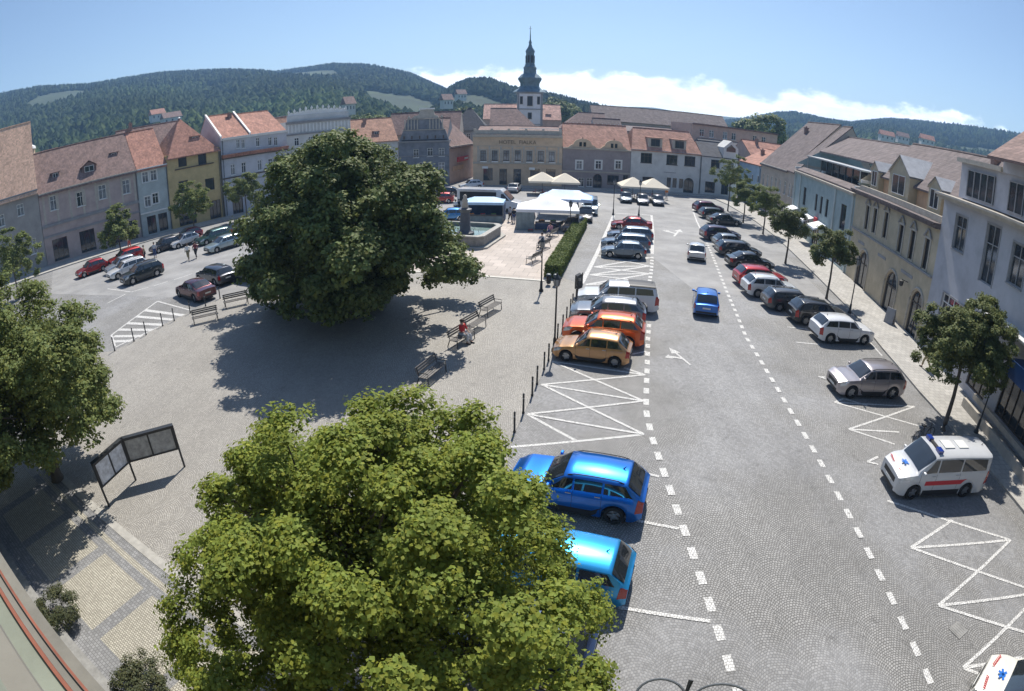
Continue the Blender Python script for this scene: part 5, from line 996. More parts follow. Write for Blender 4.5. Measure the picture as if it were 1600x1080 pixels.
def proto(k, opts=()):
    key = (k, tuple(opts))
    if key in PROTO: return PROTO[key]
    s = Shell(k); p = s.p; L, W_d = p['L'], p['W']; name = {'van': 'parked_van', 'pickup': 'pickup_truck'}.get(k, 'parked_car'); e = empty(name)
    body = shell_mesh(s).build('body', M['trim'], e, 34)
    a = MB(); across(a, s, p['cowl']+.012, p['ws']-.008, 6.35); a.build('windscreen', M['cglass'], e, 60)
    a = MB(); across(a, s, p['rs']+(.012 if p['re']-p['rs'] > .05 else .004), p['re']-(.012 if p['re']-p['rs'] > .05 else .003), 6.4); a.build('rear_window', M['cglass'], e, 60)
    w0, w1 = p['cowl']+.045, p['re']-(.05 if k != 'sedan' else .06); B_ = {'van': [w0, .30+.06, .62, w1-.01]}.get(k, [w0, .47+.02, .70, w1 if w1 > .76 else .80])
    for sd in (1, -1):
        for i in range(len(B_)-1):
            a = MB(); first, last = i == 0, i == len(B_)-2; sl0 = (p['ws']-p['cowl'])*.62 if first else 0; sl1 = -(p['re']-p['rs'])*.55 if last else 0
            patch(a, s, B_[i]+.008, B_[i+1]-.008, 5.1, 5.9, sd, .012, sl0=sl0, sl1=sl1, nt=8); o = a.build('side_window', M['cglass'], e, 60)
        a = MB(); patch(a, s, .012, .10, 3.75, 4.85, sd, .014, sl0=.01, sl1=.03); a.build('headlight', M['lamp'], e, 60)
        a = MB(); tz = (3.3, 5.0) if k in ('hatch', 'wagon', 'sedan') else (3.1, 4.9); patch(a, s, .945, .998, *tz, sd, .014, sl0=.01); a.build('tail_light', M['tail'], e, 60)
        a = MB(); c = s.S(p['cowl']+.055, 5.05, sd, .1); a.box(c.x-.05, c.x+.06, c.y-.09, c.y+.09, c.z-.02, c.z+.12); mo = a.build('wing_mirror', M['trim'], e); bv = mo.modifiers.new('b', 'BEVEL'); bv.width = .03; bv.segments = 2
        for t in (B_[1]-.03, B_[2]-.03): a = MB(); c = s.S(t, 4.4, sd, .012); a.box(c.x-.09, c.x+.09, c.y-.014, c.y+.014, c.z-.014, c.z+.014); a.build('door_handle', M['alloy'], e)
        a = MB()
        for t in [p['cowl']+.035, B_[1], B_[2]]: patch(a, s, t-.0014, t+.0014, 2.4, 5.0, sd, .004, nt=1, nq=6)
        patch(a, s, p['wb'][0]+.09, p['wb'][1]-.09, 2.0, 2.75, sd, .006, nt=6, nq=2); a.build('side_trim', M['trim'], e)
    a = MB(); h2 = W_d*.27; zf = p['hood']*.62
    a.box(L/2-.03, L/2+.012, -h2, h2, zf-.1, zf+.1); a.box(L/2-.03, L/2+.016, -h2*1.2, h2*1.2, .3, .4); a.build('grille', M['trim'], e)
    a = MB(); a.box(L/2+.002, L/2+.022, -.26, .26, .44, .55); a.build('number_plate', M['plate'], e)
    a = MB(); a.box(-L/2-.012, -L/2+.03, -.26, .26, .62, .73); a.build('number_plate', M['plate'], e)
    a = MB(); a.box(-L/2-.02, -L/2+.05, -W_d*.40, W_d*.40, .34, .46); a.build('rear_bumper', M['trim'], e)
    for w_ in p['wb']:
        for sd in (1, -1):
            x = L*(.5-w_); y = sd*(W_d/2-.11); r_ = p['wr']; a = MB(); pr = [(r_*.62, -.1), (r_*.93, -.1), (r_, -.06), (r_, .06), (r_*.93, .1), (r_*.62, .1)]; a.lathe(pr+[pr[0]], 22, cap=False)
            o = a.build('wheel', M['rubber'], e, 40); o.location = (x, y, r_); o.rotation_euler = (math.pi/2, 0, 0)
            a = MB(); a.lathe([(r_*.64, -sd*.02-.02), (r_*.64, -sd*.07-.005)], 22, cap=False); a.lathe([(r_*.15, -sd*.045), (r_*.13, -sd*.075)], 10)
            for q in range(5):
                an = 2*math.pi*q/5; a.box(.02, r_*.63, -.035, .035, min(-sd*.065, -sd*.045), max(-sd*.065, -sd*.045), M=Matrix.Rotation(an, 4, 'Z'))
            a.lathe([(r_*.6, -sd*.01), (r_*.6, -sd*.012)], 18, m=0); ro = a.build('rim', M['alloy'], o)
    if 'rails' in opts:
        for sd in (1, -1):
            a = MB(); pts = [s.S(lerp(p['ws']+.02, p['rs']-.02, i/8), 6.55, sd, .0)+Vector((0, 0, .05 if 0 < i < 8 else .0)) for i in range(9)]; a.tube(pts, .018, 6); a.build('roof_rail', M['alloy'] if 'silver_rails' in opts else M['trim'], e)
    a = MB(); c = s.S(p['rs']-.05, 7.99); a.tube([c, c+Vector((-.08, 0, .1))], [.025, .008], 6); a.build('aerial', M['trim'], e)
    if 'canopy' in opts:
        a = MB(); across(a, s, .62, p['rs'], 6.2, off=.03, nt=6); 
        a.build('canopy_roof', M['trim'], e, 60)
    if 'ambulance' in opts:
        for sd in (1, -1):
            a = MB(); patch(a, s, .26, .72, 3.3, 3.7, sd, .009, nt=16, nq=2, sl1=-.05); a.build('red_stripe', M['redsign'], e)
            a = MB(); c = Vector((L*(.5-.36), sd*.48, p['H']+.0)); a.box(c.x-.12, c.x+.12, c.y-.17, c.y+.17, c.z-.03, c.z+.1); a.build('beacon', M['beacon'], e)
        a = MB(); a.box(L*(.5-.375), L*(.5-.345), -.3, .3, p['H'], p['H']+.06); a.build('light_bar', M['trim'], e)
        a = MB(); q = s.S(.13, 7.9); zc = q.z+.03
        for k2 in range(3):
            a.box(-.2, .2, -.045, .045, 0, .006, M=Matrix.Translation((L*(.5-.12), 0, zc-.012)) @ Matrix.Rotation(-.10, 4, 'Y') @ Matrix.Rotation(math.pi/3*k2, 4, 'Z'))
        a.build('star_of_life', M['star'], e)
        for sd in (1, -1):
            a = MB()
            for k2 in range(7): a.box(-.12, .12, -.02, .02, 0, .006, M=Matrix.Translation((L*(.5-.045-.003*k2), sd*(.25+.075*k2), s.S(.05, 7).z+.012)) @ Matrix.Rotation(.25*sd, 4, 'Z') @ Matrix.Rotation(-.35, 4, 'Y'))
            a.build('bonnet_stripe', M['redsign'], e)
        for k2 in range(2): a = MB(); c = Vector((L*(.5-.5-.16*k2), 0, p['H']+.0)); a.box(c.x-.28, c.x+.28, -.3, .3, c.z-.02, c.z+.045); a.build('roof_hatch', M['plate'], e)
    PROTO[key] = [e, False]; return PROTO[key]
M['beacon'] = mat('blue_beacon', (.02, .05, .28), .1, coat=1, noise=.1); M['star'] = mat('blue_decal', (.03, .18, .62), .4, noise=.05)
PAINT = {}
def paint(c, metal=.35):
    if c not in PAINT: PAINT[c] = carpaint('car_paint', c, min(metal, .25) if min(c) > .5 else metal)
    return PAINT[c]
def car(k, x, y, head, col, label, opts=(), group=None, metal=.55, cat=None, zz=.004, name=None):
    pr = proto(k, opts); src = pr[0]
    if pr[1]: o = copy_tree(src)
    else: o = src; pr[1] = True
    if name: o.name = name
    o.location = (x, y, zz); o.rotation_euler = (0, 0, R(head))
    for c in o.children:
        if c.name.split('.')[0] in ('body', 'wing_mirror'):
            c.material_slots[0].link = 'OBJECT'; c.material_slots[0].material = paint(col, metal)
    for key in ('group',):
        if key in o: del o[key]
    tag(o, label, cat or {'van': 'van', 'pickup': 'pickup truck'}.get(k, 'car'), group); return o
WHT, SIL, BLK, GRY, DGR, BLU, LBL, NAV = (.72, .73, .74), (.50, .51, .53), (.012, .012, .015), (.17, .18, .20), (.06, .065, .072), (.01, .17, .62), (.03, .38, .78), (.03, .05, .11)
gl = 'cars parked between the bollards and the road'; gr = 'cars parked along the right kerb'; gf = 'cars parked at the left of the square'; gm = 'cars at the far end of the square'
car('suv', 2.25, 14.95, 162, BLU, 'bright blue estate parked in front of the zigzag, roof rails along its roof', ('rails',), gl, .8)
car('wagon', 1.1, 11.35, 162, LBL, 'light blue car half hidden by the near tree, next to the bright blue one', (), gl, .7)
car('hatch', .15, 8.75, 162, NAV, 'dark navy car almost wholly under the near maple crown', (), gl)
car('hatch', 4.15, 26.55, 163, (.50, .27, .11), 'golden tan hatchback parked at the upper end of the near zigzag', (), gl, .5)
car('suv', 5.1, 29.0, 166, (.62, .11, .015), 'bright orange car between the tan hatchback and a dark grey car', ('rails',), gl, .5)
car('suv', 5.75, 31.85, 170, (.20, .21, .23), 'dark grey silver car between the orange car and the white pickup', (), gl, .6)
car('pickup', 6.8, 34.45, 172, WHT, 'white pickup with a dark rear canopy parked between the bollards and road', ('canopy',), gl, 0.)
c_ = [((975, 386), 'grey blue hatchback nearest the upper zigzag markings', (.13, .17, .21), 'hatch'), ((978, 373.5), 'steel blue car in the middle of the three behind the upper zigzag', (.10, .14, .19), 'wagon'), ((985, 362), 'dark blue grey car farthest of the three behind the upper zigzag', (.08, .11, .16), 'wagon'), ((987, 346), 'dark red car parked alone at the far end of the left bays', (.26, .02, .02), 'sedan')]
for (p_, lab, co, k) in c_: x, y, _ = P(*p_, .9); car(k, x, y, 172, co, lab, (), gl)
# right kerb
car('van', 17.15, 14.05, 171, (.60, .61, .62), 'white ambulance with blue beacons, red side stripe and a blue star on its bonnet', ('ambulance',), 'ambulances on the right', 0., 'ambulance', name='ambulance')
o = car('van', 13.75, 2.35, 120, (.70, .68, .60), 'second ambulance cut off by the bottom right corner with red striped bonnet', ('ambulance',), 'ambulances on the right', 0., 'ambulance', name='ambulance')
car('suv', 18.55, 22.5, 175, (.38, .35, .36), 'champagne silver estate parked beside the right street tree', ('rails',), gr, .6)
car('suv', 21.2, 29.7, -3, WHT, 'white sports utility car with its tail towards the road, nearest the lamp post', (), gr, 0.)
for (x, y, k, co, lab, hd_, ops) in [(20.95, 32.75, 'suv', (.022, .023, .026), 'black car with roof rails just behind the white one', -4, ('rails', 'silver_rails')), (20.1, 35.4, 'wagon', (.075, .08, .088), 'dark grey estate with a bright roof strip, third in the right row', -3, ('rails', 'silver_rails')), (19.6, 38.4, 'suv', (.66, .68, .69), 'silver white car with a white bonnet between the grey estate and the red roofed car', -2, ('rails', 'silver_rails')),
        (19.9, 41.0, 'suv', (.42, .015, .02), 'red roofed car behind the silver white one on the right', -1, ()), (21.3, 46.6, 'sedan', (.015, .02, .028), 'long black saloon nearest in the second right hand group', -2, ()), (21.9, 51.0, 'wagon', (.03, .035, .045), 'charcoal estate behind the long black saloon', -2, ()), (22.4, 54.3, 'hatch', (.16, .19, .22), 'small grey hatchback between charcoal estate and violet black car', 0, ()),
        (22.5, 58.0, 'suv', (.03, .02, .05), 'violet black car at the far end of the second right group', 2, ()), (26.7, 67.9, 'sedan', (.018, .025, .032), 'black saloon nearest in the farthest right hand group', 2, ()), (27.0, 72.2, 'wagon', (.04, .05, .06), 'dark estate in the middle of the farthest right group', 4, ()), (27.6, 77.0, 'suv', (.10, .02, .05), 'dark maroon car farthest along the right kerb', 6, ())]:
    car(k, x, y, hd_, co, lab, ops, gr)
# driving
car('hatch', 16.9, 49.3, 73, (.55, .56, .57), 'silver hatchback driving away in the right lane', (), None)
car('hatch', 12.95, 34.7, 73, (.02, .14, .50), 'blue car driving away in the middle of the road', (), None)
# left lot
for (x, y, k, co, lab, hd_, ops) in [(-42.3, 49.9, 'suv', (.45, .02, .015), 'red car farthest left, partly behind the left tree', 240, ()), (-45.2, 46.6, 'hatch', (.36, .02, .02), 'second red car beside the silver one at the left', 240, ()), (-40.7, 47.0, 'hatch', (.42, .45, .5), 'silver grey hatchback between the red and the white car', 240, ()), (-38.4, 45.2, 'wagon', (.74, .74, .73), 'white estate in the left lot between silver and black cars', 240, ('rails',)), (-34.6, 42.9, 'suv', (.03, .038, .04), 'dark green black estate at the near end of the left row', 240, ('rails',)),
        (-40.0, 55.0, 'hatch', (.03, .03, .04), 'dark hatchback by the left pavement with its side in shade', 240, ()), (-38.1, 56.6, 'hatch', (.62, .62, .63), 'white hatchback by the left pavement beside the dark one', 240, ()), (-39.6, 59.8, 'hatch', (.25, .03, .06), 'dark red car behind the white hatchback at the left', 240, ()), (-34.4, 57.6, 'wagon', (.04, .10, .10), 'dark teal estate under the street tree in the left lot', 240, ()), (-30.6, 53.4, 'wagon', (.34, .42, .45), 'pale blue grey estate next to the big tree on the left', 240, ()),
        (-31.9, 61.8, 'hatch', (.05, .06, .07), 'dark car behind the pale blue one, half behind the big tree', 240, ()), (-29.0, 64.5, 'hatch', (.3, .3, .32), 'grey car farthest back in the left lot by the pavement', 240, ()),
        (-24.6, 37.1, 'sedan', (.09, .012, .02), 'dark wine red saloon parked by the hatched island', 150, ()), (-24.9, 41.1, 'wagon', (.05, .055, .07), 'blue black estate behind the wine red saloon', 150, ()), (-21.8, 41.5, 'sedan', (.42, .43, .42), 'pale grey saloon in the shade of the big tree', 150, ()), (-22.6, 45.2, 'hatch', (.74, .74, .74), 'white hatchback just left of the big tree', 150, ())]:
    car(k, x, y, hd_, co, lab, ops, gf)
# far end
for (p_, k, co, lab, hd_) in [((736, 287), 'hatch', WHT, 'white car parked at the left corner of the hotel', 200), ((804, 292), 'hatch', (.6, .61, .62), 'white hatchback parked in front of the hotel shadow', 80), ((978, 307), 'hatch', (.10, .13, .17), 'small dark blue car with its windscreen towards us under the right umbrellas, leftmost', 262), ((1004, 310), 'hatch', (.14, .15, .17), 'small grey car in the middle of the three under the right umbrellas', 262), ((1028, 311.5), 'hatch', (.07, .08, .10), 'small black car at the right of the three under the umbrellas', 262),
        ((915, 334), 'hatch', (.02, .02, .025), 'small black car behind the far end of the hedge', 262), ((697, 298), 'sedan', (.02, .02, .03), 'black car at the far edge of the square beside the big tree', 180), ((688, 308), 'hatch', (.4, .05, .04), 'reddish car beside the black one by the big tree', 180), ((897, 349), 'hatch', (.12, .13, .15), 'dark grey car between the white tent and the hedge', 250), ((703, 334), 'hatch', (.05, .25, .6), 'blue car between the big tree and the food truck', 180)]:
    x, y, _ = P(*p_, .8); car(k, x, y, hd_, co, lab, (), gm)
x, y, _ = P(923, 318, 1.2); car('van', x, y, 262, (.33, .42, .5), 'pale blue grey van standing behind the blue stall canopy', (), gm)
# ------------------------------------------------------------------ street furniture
def g3(px_, py_, z=0): x, y, _ = P(px_, py_, z); return x, y
def put(proto_, x, y, rz, label, group, z=0.02):
    if proto_[1]: o = copy_tree(proto_[0])
    else: o = proto_[0]; proto_[1] = True
    o.location = (x, y, z); o.rotation_euler = (0, 0, rz)
    if 'group' in o: del o['group']
    return tag(o, label, proto_[2], group)
e = empty('bollard'); mb = MB(); mb.lathe([(.06, 0), (.06, .05), (.042, .09), (.042, .86), (.05, .88), (.03, .95)], 10); mb.build('post', M['black'], e, 40); mb = MB(); mb.lathe([(.044, .70), (.044, .76)], 10, cap=False); mb.build('reflective_band', M['greytrim'], e)
BO = [e, False, 'bollard']
mid_b = [(803.7, 676), (817.6, 646.4), (831.5, 618.6), (839, 601), (850, 578), (857, 564), (871, 531), (879, 516), (885, 503), (891, 490), (894.5, 481), (900, 467.5), (906, 456), (909.5, 446)]
ordn = ['first', 'second', 'third', 'fourth', 'fifth', 'sixth', 'seventh', 'eighth', 'ninth', 'tenth', 'eleventh', 'twelfth', 'thirteenth', 'fourteenth']
for i, p_ in enumerate(mid_b): x, y = g3(*p_); put(BO, x, y, 0, f'{ordn[i]} thin black bollard from the near tree along the parked car noses', 'bollards along the left parking bays')
lb_ = [(179.6, 549), (209.6, 534), (228.5, 524), (254.5, 510), (272.5, 502), (297.5, 490), (321.5, 479), (344, 467)]
for i, p_ in enumerate(lb_): x, y = g3(*p_); put(BO, x, y, 0, f'{ordn[i]} black bollard from the left tree along the hatched island', 'bollards along the hatched island')
# lamp posts
def lamp(x, y, h_, label, z=.02):
    e = empty('street_lamp', (x, y, z), 0, label, 'street lamp', 'iron street lamps')
    mb = MB(); mb.lathe([(.16, 0), (.16, .12), (.1, .2), (.085, .7), (.05, .8), (.04, h_-.55), (.055, h_-.5)], 10); mb.build('pole', M['black'], e, 40)
    mb = MB(); mb.lathe([(.06, h_-.5), (.13, h_-.42), (.2, h_-.05)], 6); mb.build('lantern', M['curtain'], e); mb = MB(); mb.lathe([(.24, h_-.05), (.2, h_+.02), (.06, h_+.16), (.03, h_+.26)], 6); mb.build('lantern_cap', M['black'], e)
    mb = MB(); 
    for k in range(6): a = math.pi/3*k; mb.tube([(.13*math.cos(a), .13*math.sin(a), h_-.42), (.2*math.cos(a), .2*math.sin(a), h_-.05)], .012, 4)
    mb.build('lantern_bars', M['black'], e); return e
for (p_, h_, lab, z) in [a if len(a) == 4 else a+(.02,) for a in [((845.5, 456), 3.6, 'black lamp post at the near end of the hedge'), ((866, 549), 4.0, 'black lamp post among the bollards beside the tan hatchback'), ((1326.5, 492), 4.2, 'black lamp post on the right pavement behind the black car', .12), ((1523.5, 679), 2.6, 'black lamp post on the right pavement behind the ambulance', .12), ((890, 372), 3.6, 'black lamp post halfway along the hedge row'), ((958, 336), 4.4, 'thin lamp post at the far end of the left parking bays'), ((998, 337), 4.4, 'thin lamp post in front of the right pair of umbrellas')]]:
    x, y = g3(*p_); lamp(x, y, h_, lab, z)
# benches
e = empty('park_bench')
for sx in (-.85, .85):
    mb = MB(); mb.tube([(sx, -.28, 0), (sx, -.25, .42), (sx, .22, .40), (sx, .36, .0)], .028, 6); mb.tube([(sx, .2, .4), (sx, .34, .88)], .025, 6); mb.tube([(sx, -.25, .42), (sx, -.27, .64), (sx, .26, .62)], .02, 6); mb.build('leg', M['black'], e)
mb = MB()
for k in range(4): mb.box(-.95, .95, -.27+k*.125, -.175+k*.125, .42, .455)
mb.build('seat', M['dkwood'], e); mb = MB()
for k in range(3): zq = .56+k*.12; yq = .255+k*.042; mb.box(-.95, .95, yq, yq+.03, zq, zq+.09)
mb.build('backrest', M['dkwood'], e); BE = [e, False, 'bench']
def bench(p_, deg, lab, z=.02, dx=0): x, y = g3(*p_); put(BE, x, y, R(deg), lab, 'slatted benches on the square', z)
bench((322, 503), 35, 'slatted bench with cast iron legs nearest the hatched island'); bench((370, 478), 35, 'slatted bench between the first bench and the big tree')
bench((676, 592), 68, 'slatted bench in the sun nearest to the near tree'); bench((722, 536), 62, 'slatted bench at the edge of the big shadow where a person sits'); bench((741, 517), 62, 'slatted bench just beyond the seated person'); bench((767, 489), 62, 'slatted bench farthest out between big tree and lamp post')
bench((834, 410), 62+180, 'bench on the plaza nearest the hedge end', .05); bench((849, 389), 242, 'second bench on the plaza beside the hedge', .05); bench((862, 371), 242, 'third bench on the plaza by the hedge', .05); bench((871, 360), 242, 'farthest bench of the plaza row beside the white tent', .05)
# notice board with two wings
p0, p1, p2 = Vector((*g3(288.8, 730), 0)), Vector((*g3(212.5, 751), 0)), Vector((*g3(171, 792), 0))
nb = empty('notice_board', p1, 0, 'dark framed notice board with two angled glazed wings on posts left of the near tree', 'notice board')
M['paper'] = mat('pinned_paper', (.34, .35, .36), .5, noise=.45, nscale=4, coat=.6); M['paper2'] = mat('bright_pinned_paper', (.60, .63, .68), .25, noise=.5, nscale=3.2, coat=1)
for a, b, mm in ((p1, p0, M['paper']), (p2, p1, M['paper2'])):
    d = b-a; L = d.length; Mx = Matrix.Translation(a-p1) @ Matrix.Rotation(math.atan2(d.y, d.x), 4, 'Z'); f = MB()
    for (x0, x1, z0, z1, y_) in ((.03, L-.03, 1.82, 1.92, .05), (.03, L-.03, .86, .93, .045), (.03, .1, .93, 1.82, .045), (L-.1, L-.03, .93, 1.82, .045), (L/2-.035, L/2+.035, .93, 1.82, .045)): f.box(x0, x1, -y_, y_, z0, z1, M=Mx)
    fo = f.build('frame', M['black'], nb); g = MB(); g.box(.1, L/2-.035, -.025, .025, .93, 1.82, M=Mx); g.box(L/2+.035, L-.1, -.025, .025, .93, 1.82, M=Mx); g.build('display_panel', mm, fo)
    r_ = MB(); r_.box(-.02, L+.02, -.11, .11, 1.93, 1.96, M=Mx); r_.build('cover_strip', M['black'], fo)
for q in (p0, p1, p2): mb = MB(); mb.tube([q-p1, q-p1+Vector((0, 0, 1.93))], .045, 8); mb.build('post', M['black'], nb)
# fountain
fo = empty('fountain', (-6.0, 55.2, .05), 0, 'grey stone fountain basin with greenish water and a central column', 'fountain')
oc = [(-3.2, 50.1), (-2.6, 50.5), (-1.15, 55.6), (-1.5, 56.6), (-9.8, 58.9), (-10.6, 58.4), (-11.8, 53.2), (-11.2, 52.2)]
def ring(scale0, scale1, z0_, z1_, m, nm, par=fo):
    a = [((x+6.3)*scale0-.3, (y-55.2)*scale0) for x, y in oc]; b = [((x+6.3)*scale1-.3, (y-55.2)*scale1) for x, y in oc]; n = len(oc); mb = MB()
    mb.add([(x, y, z0_) for x, y in a]+[(x, y, z1_) for x, y in a]+[(x, y, z1_) for x, y in b]+[(x, y, z0_) for x, y in b], [f for i in range(n) for f in ((i, (i+1) % n, n+(i+1) % n, n+i), (n+i, n+(i+1) % n, 2*n+(i+1) % n, 2*n+i), (2*n+i, 2*n+(i+1) % n, 3*n+(i+1) % n, 3*n+i))]); return mb.build(nm, m, par)
ring(1.08, .98, 0, .16, M['kerb'], 'step'); ring(.985, .93, 0, 1.02, M['granite'], 'basin_wall'); ring(1.01, .90, 1.024, 1.14, M['kerb'], 'rim')
n = len(oc); mb = MB(); mb.add([((x+6.3)*.93-.3, (y-55.2)*.93, .72) for x, y in oc], [tuple(range(n))]); mb.build('water', M['water'], fo)
M['dstone'] = mat('shade_dark_stone', (.10, .10, .115), .6, noise=.3, nscale=2); mb = MB(); mb.lathe([(.85, .5), (.85, .95), (.62, 1.05), (.52, 1.25), (.44, 2.9), (.6, 3.05), (.65, 3.2), (.3, 3.3)], 12, (1.45, -2.1, 0)); mb.build('column', M['dstone'], fo, 40)  # the column's shade is put into this dark stone colour
mb = MB(); mb.lathe([(.28, 3.3), (.34, 3.5), (.24, 3.8), (.3, 4.0), (.16, 4.25), (.2, 4.42), (.05, 4.6)], 10, (1.45, -2.1, 0)); mb.build('statue', M['stone'], fo, 60)
for (dx, dy) in ((1.2, -2.0), (1.7, -2.4), (-.6, -2.2)):
    mb = MB(); mb.tube([(dx+1.1, dy, .72), (dx+1.0, dy, 1.3), (dx+.7, dy, 1.5), (dx+.4, dy, .74)], .03, 5); mb.build('water_jet', M['white'], fo)
# litter bins and ticket machine
def litter_bin(p_, lab):
    x, y = g3(*p_); e = empty('litter_bin', (x, y, .02), .2, lab, 'litter bin', 'dark litter bins by the hedge'); mb = MB(); mb.lathe([(.13, .12), (.17, .2), (.19, .65), (.17, .7)], 12); mb.build('bucket', M['black'], e, 40)
    mb = MB(); mb.lathe([(.2, .76), (.15, .84), (.04, .87)], 12); mb.build('lid', M['zincd'], e, 40); mb = MB(); mb.tube([(0, .19, 0), (0, .19, .85)], .025, 6); mb.build('post', M['black'], e)
litter_bin((857, 446), 'dark litter bin at the near hedge end, beside the lamp post'); litter_bin((868, 446.5), 'dark litter bin at the near hedge end, on the bollard side')
x, y = g3(903, 463); e = empty('ticket_machine', (x, y, .02), R(20), 'dark parking ticket machine among the far bollards by the white pickup', 'ticket machine'); mb = MB(); mb.prism([(-.2, .5), (-.2, 1.45), (.12, 1.6), (.2, 1.5), (.2, .5)], -.17, .17); mb.build('body', M['trim'], e); mb = MB(); mb.box(-.1, .1, -.1, .1, 0, .5); mb.build('pedestal', M['black'], e); mb = MB(); mb.box(-.12, .12, -.185, -.172, 1.1, 1.35); mb.build('screen', M['glass'], e)
# umbrellas
def umbrella(p_, label, w_=2.15, h_=3.4, z=.12):
    x, y = g3(*p_); e = empty('market_umbrella', (x, y, z), 0, label, 'umbrella', 'cream square umbrellas'); c = MB(); v = [(-w_, -w_, h_-1.3), (w_, -w_, h_-1.3), (w_, w_, h_-1.3), (-w_, w_, h_-1.3)]
    c.add(v+[(0, 0, h_)]+[(a, b, q-.28) for a, b, q in v], [(0, 1, 4), (1, 2, 4), (2, 3, 4), (3, 0, 4), (0, 1, 6, 5), (1, 2, 7, 6), (2, 3, 8, 7), (3, 0, 5, 8)]); c.build('canopy', M['canvas'], e)
    mb = MB(); mb.tube([(0, 0, 0), (0, 0, h_+.1)], .045, 8); mb.build('pole', M['dkwood'], e); mb = MB()
    for a, b, q in v: mb.tube([(0, 0, h_-.1), (a*.98, b*.98, q-.03)], .02, 5)
    mb.build('ribs', M['dkwood'], e); mb = MB(); mb.box(-.35, .35, -.35, .35, 0, .1); mb.build('base', M['black'], e)
umbrella((847, 303), 'left cream umbrella of the pair in front of the hotel'); umbrella((882, 305), 'right cream umbrella of the pair in front of the hotel corner'); umbrella((988, 311.5), 'left cream umbrella of the pair before the white mansard house'); umbrella((1019, 313), 'right cream umbrella of the pair before the white mansard house')
def table(x, y, lab, z=.12):
    e = empty('cafe_table', (x, y, z), .3, lab, 'table', 'cafe tables'); mb = MB(); mb.lathe([(.4, .7), (.4, .74)], 14); mb.build('tabletop', M['dkwood'], e); mb = MB(); mb.lathe([(.22, 0), (.03, .04), (.03, .7)], 8); mb.build('pedestal', M['black'], e)
def chair(x, y, rz, lab, z=.12):
    e = empty('cafe_chair', (x, y, z), rz, lab, 'chair', 'cafe chairs under the umbrellas')
    for a, b in ((-.2, -.2), (.2, -.2), (-.2, .2), (.2, .2)): mb = MB(); mb.tube([(a, b, 0), (a*.9, b*.9, .44)], .018, 5); mb.build('leg', M['black'], e)
    mb = MB(); mb.box(-.22, .22, -.22, .22, .44, .48); mb.build('seat', M['red'], e); mb = MB(); mb.box(-.22, .22, .2, .24, .5, .88); mb.build('backrest', M['red'], e)
for i, (px_, who) in enumerate(((842, 'left hotel umbrella'), (886, 'right hotel umbrella'), (984, 'left mansard house umbrella'), (1022, 'right mansard house umbrella'))):
    x, y = g3(px_, 305 if px_ < 900 else 312); table(x, y-.6, 'small round cafe table under the '+who)
    chair(x-.75, y-.6, -1.57, 'cafe chair left of the table under the '+who); chair(x+.75, y-.6, 1.57, 'cafe chair right of the table under the '+who)
# tents and stalls
def tent(name, x, y, rz, w_, d_, he, hp, mc, ml, label, walls=(1, 1, 1, 1), ridge=0.0):
    e = empty(name, (x, y, .03), R(rz), label, 'tent'); c = MB(); a, b = w_/2, d_/2; K = 8
    pts = []
    def cz(u, v): q = max(abs(u), abs(v)); return he+(hp-he)*(1-q)**1.25 if not ridge else he+(hp-he)*(1-max(abs(v), max(0, abs(u)-ridge)/(1-ridge)))**1.2
    G = [[(a*u, b*v, cz(u, v)) for v in [(-1+2*j/K) for j in range(K+1)]] for u in [(-1+2*i/K) for i in range(K+1)]]
    c.add([p for r_ in G for p in r_], [(i*(K+1)+j, (i+1)*(K+1)+j, (i+1)*(K+1)+j+1, i*(K+1)+j+1) for i in range(K) for j in range(K)])
    for (x0, y0, x1, y1) in ((-a, -b, a, -b), (a, -b, a, b), (a, b, -a, b), (-a, b, -a, -b)): c.add([(x0, y0, he), (x1, y1, he), (x1, y1, he-.3), (x0, y0, he-.3)], [(0, 1, 2, 3)])
    c.build('canopy', mc, e, 40)
    for (u, v) in ((-a, -b), (a, -b), (a, b), (-a, b)): p_ = MB(); p_.tube([(u*.98, v*.98, 0), (u*.98, v*.98, he)], .03, 6); p_.build('leg', M['metal'], e)
    for i, (x0, y0, x1, y1) in enumerate(((-a, -b, a, -b), (a, -b, a, b), (a, b, -a, b), (-a, b, -a, -b))):
        if not walls[i]: continue
        q = MB(); f0, f1 = (0, 1) if walls[i] == 1 else (.0, walls[i]); X0, Y0, X1, Y1 = x0+(x1-x0)*f0, y0+(y1-y0)*f0, x0+(x1-x0)*f1, y0+(y1-y0)*f1
        n_ = 14; vs = []
        for k in range(n_+1): t = k/n_; wv = .05*math.sin(k*2.3); nx, ny = (Y1-Y0), -(X1-X0); nl = math.hypot(nx, ny); vs += [(X0+(X1-X0)*t*.98+nx/nl*wv, Y0+(Y1-Y0)*t+ny/nl*wv, .03), (X0+(X1-X0)*t*.98, Y0+(Y1-Y0)*t, he-.3)]
        q.add(vs, [(2*k, 2*k+2, 2*k+3, 2*k+1) for k in range(n_)]); q.build('side_cloth', ml, e, 60)
    return e
M['dcloth'] = mat('dark_blue_cloth', (.07, .10, .17), .8, noise=.3, nscale=2); M['bwcanvas'] = mat('pale_blue_canvas', (.58, .70, .88), .65, noise=.12)
M['gcloth'] = mat('grey_green_cloth', (.25, .30, .31), .8, noise=.3, nscale=1.5)
tent('market_tent', 3.7, 61.0, -3, 6.6, 4.6, 2.25, 3.6, M['wcanvas'], M['gcloth'], 'white peaked market tent with grey side cloths beside the hedge', (.30, 1, 0, 1))
e = tent('market_tent', 6.3, 68.5, -8, 6.5, 4.0, 2.3, 3.2, M['bwcanvas'], M['bcanvas'], 'white and blue tent standing behind the white peaked tent', (0, 1, 0, .5), ridge=.5)
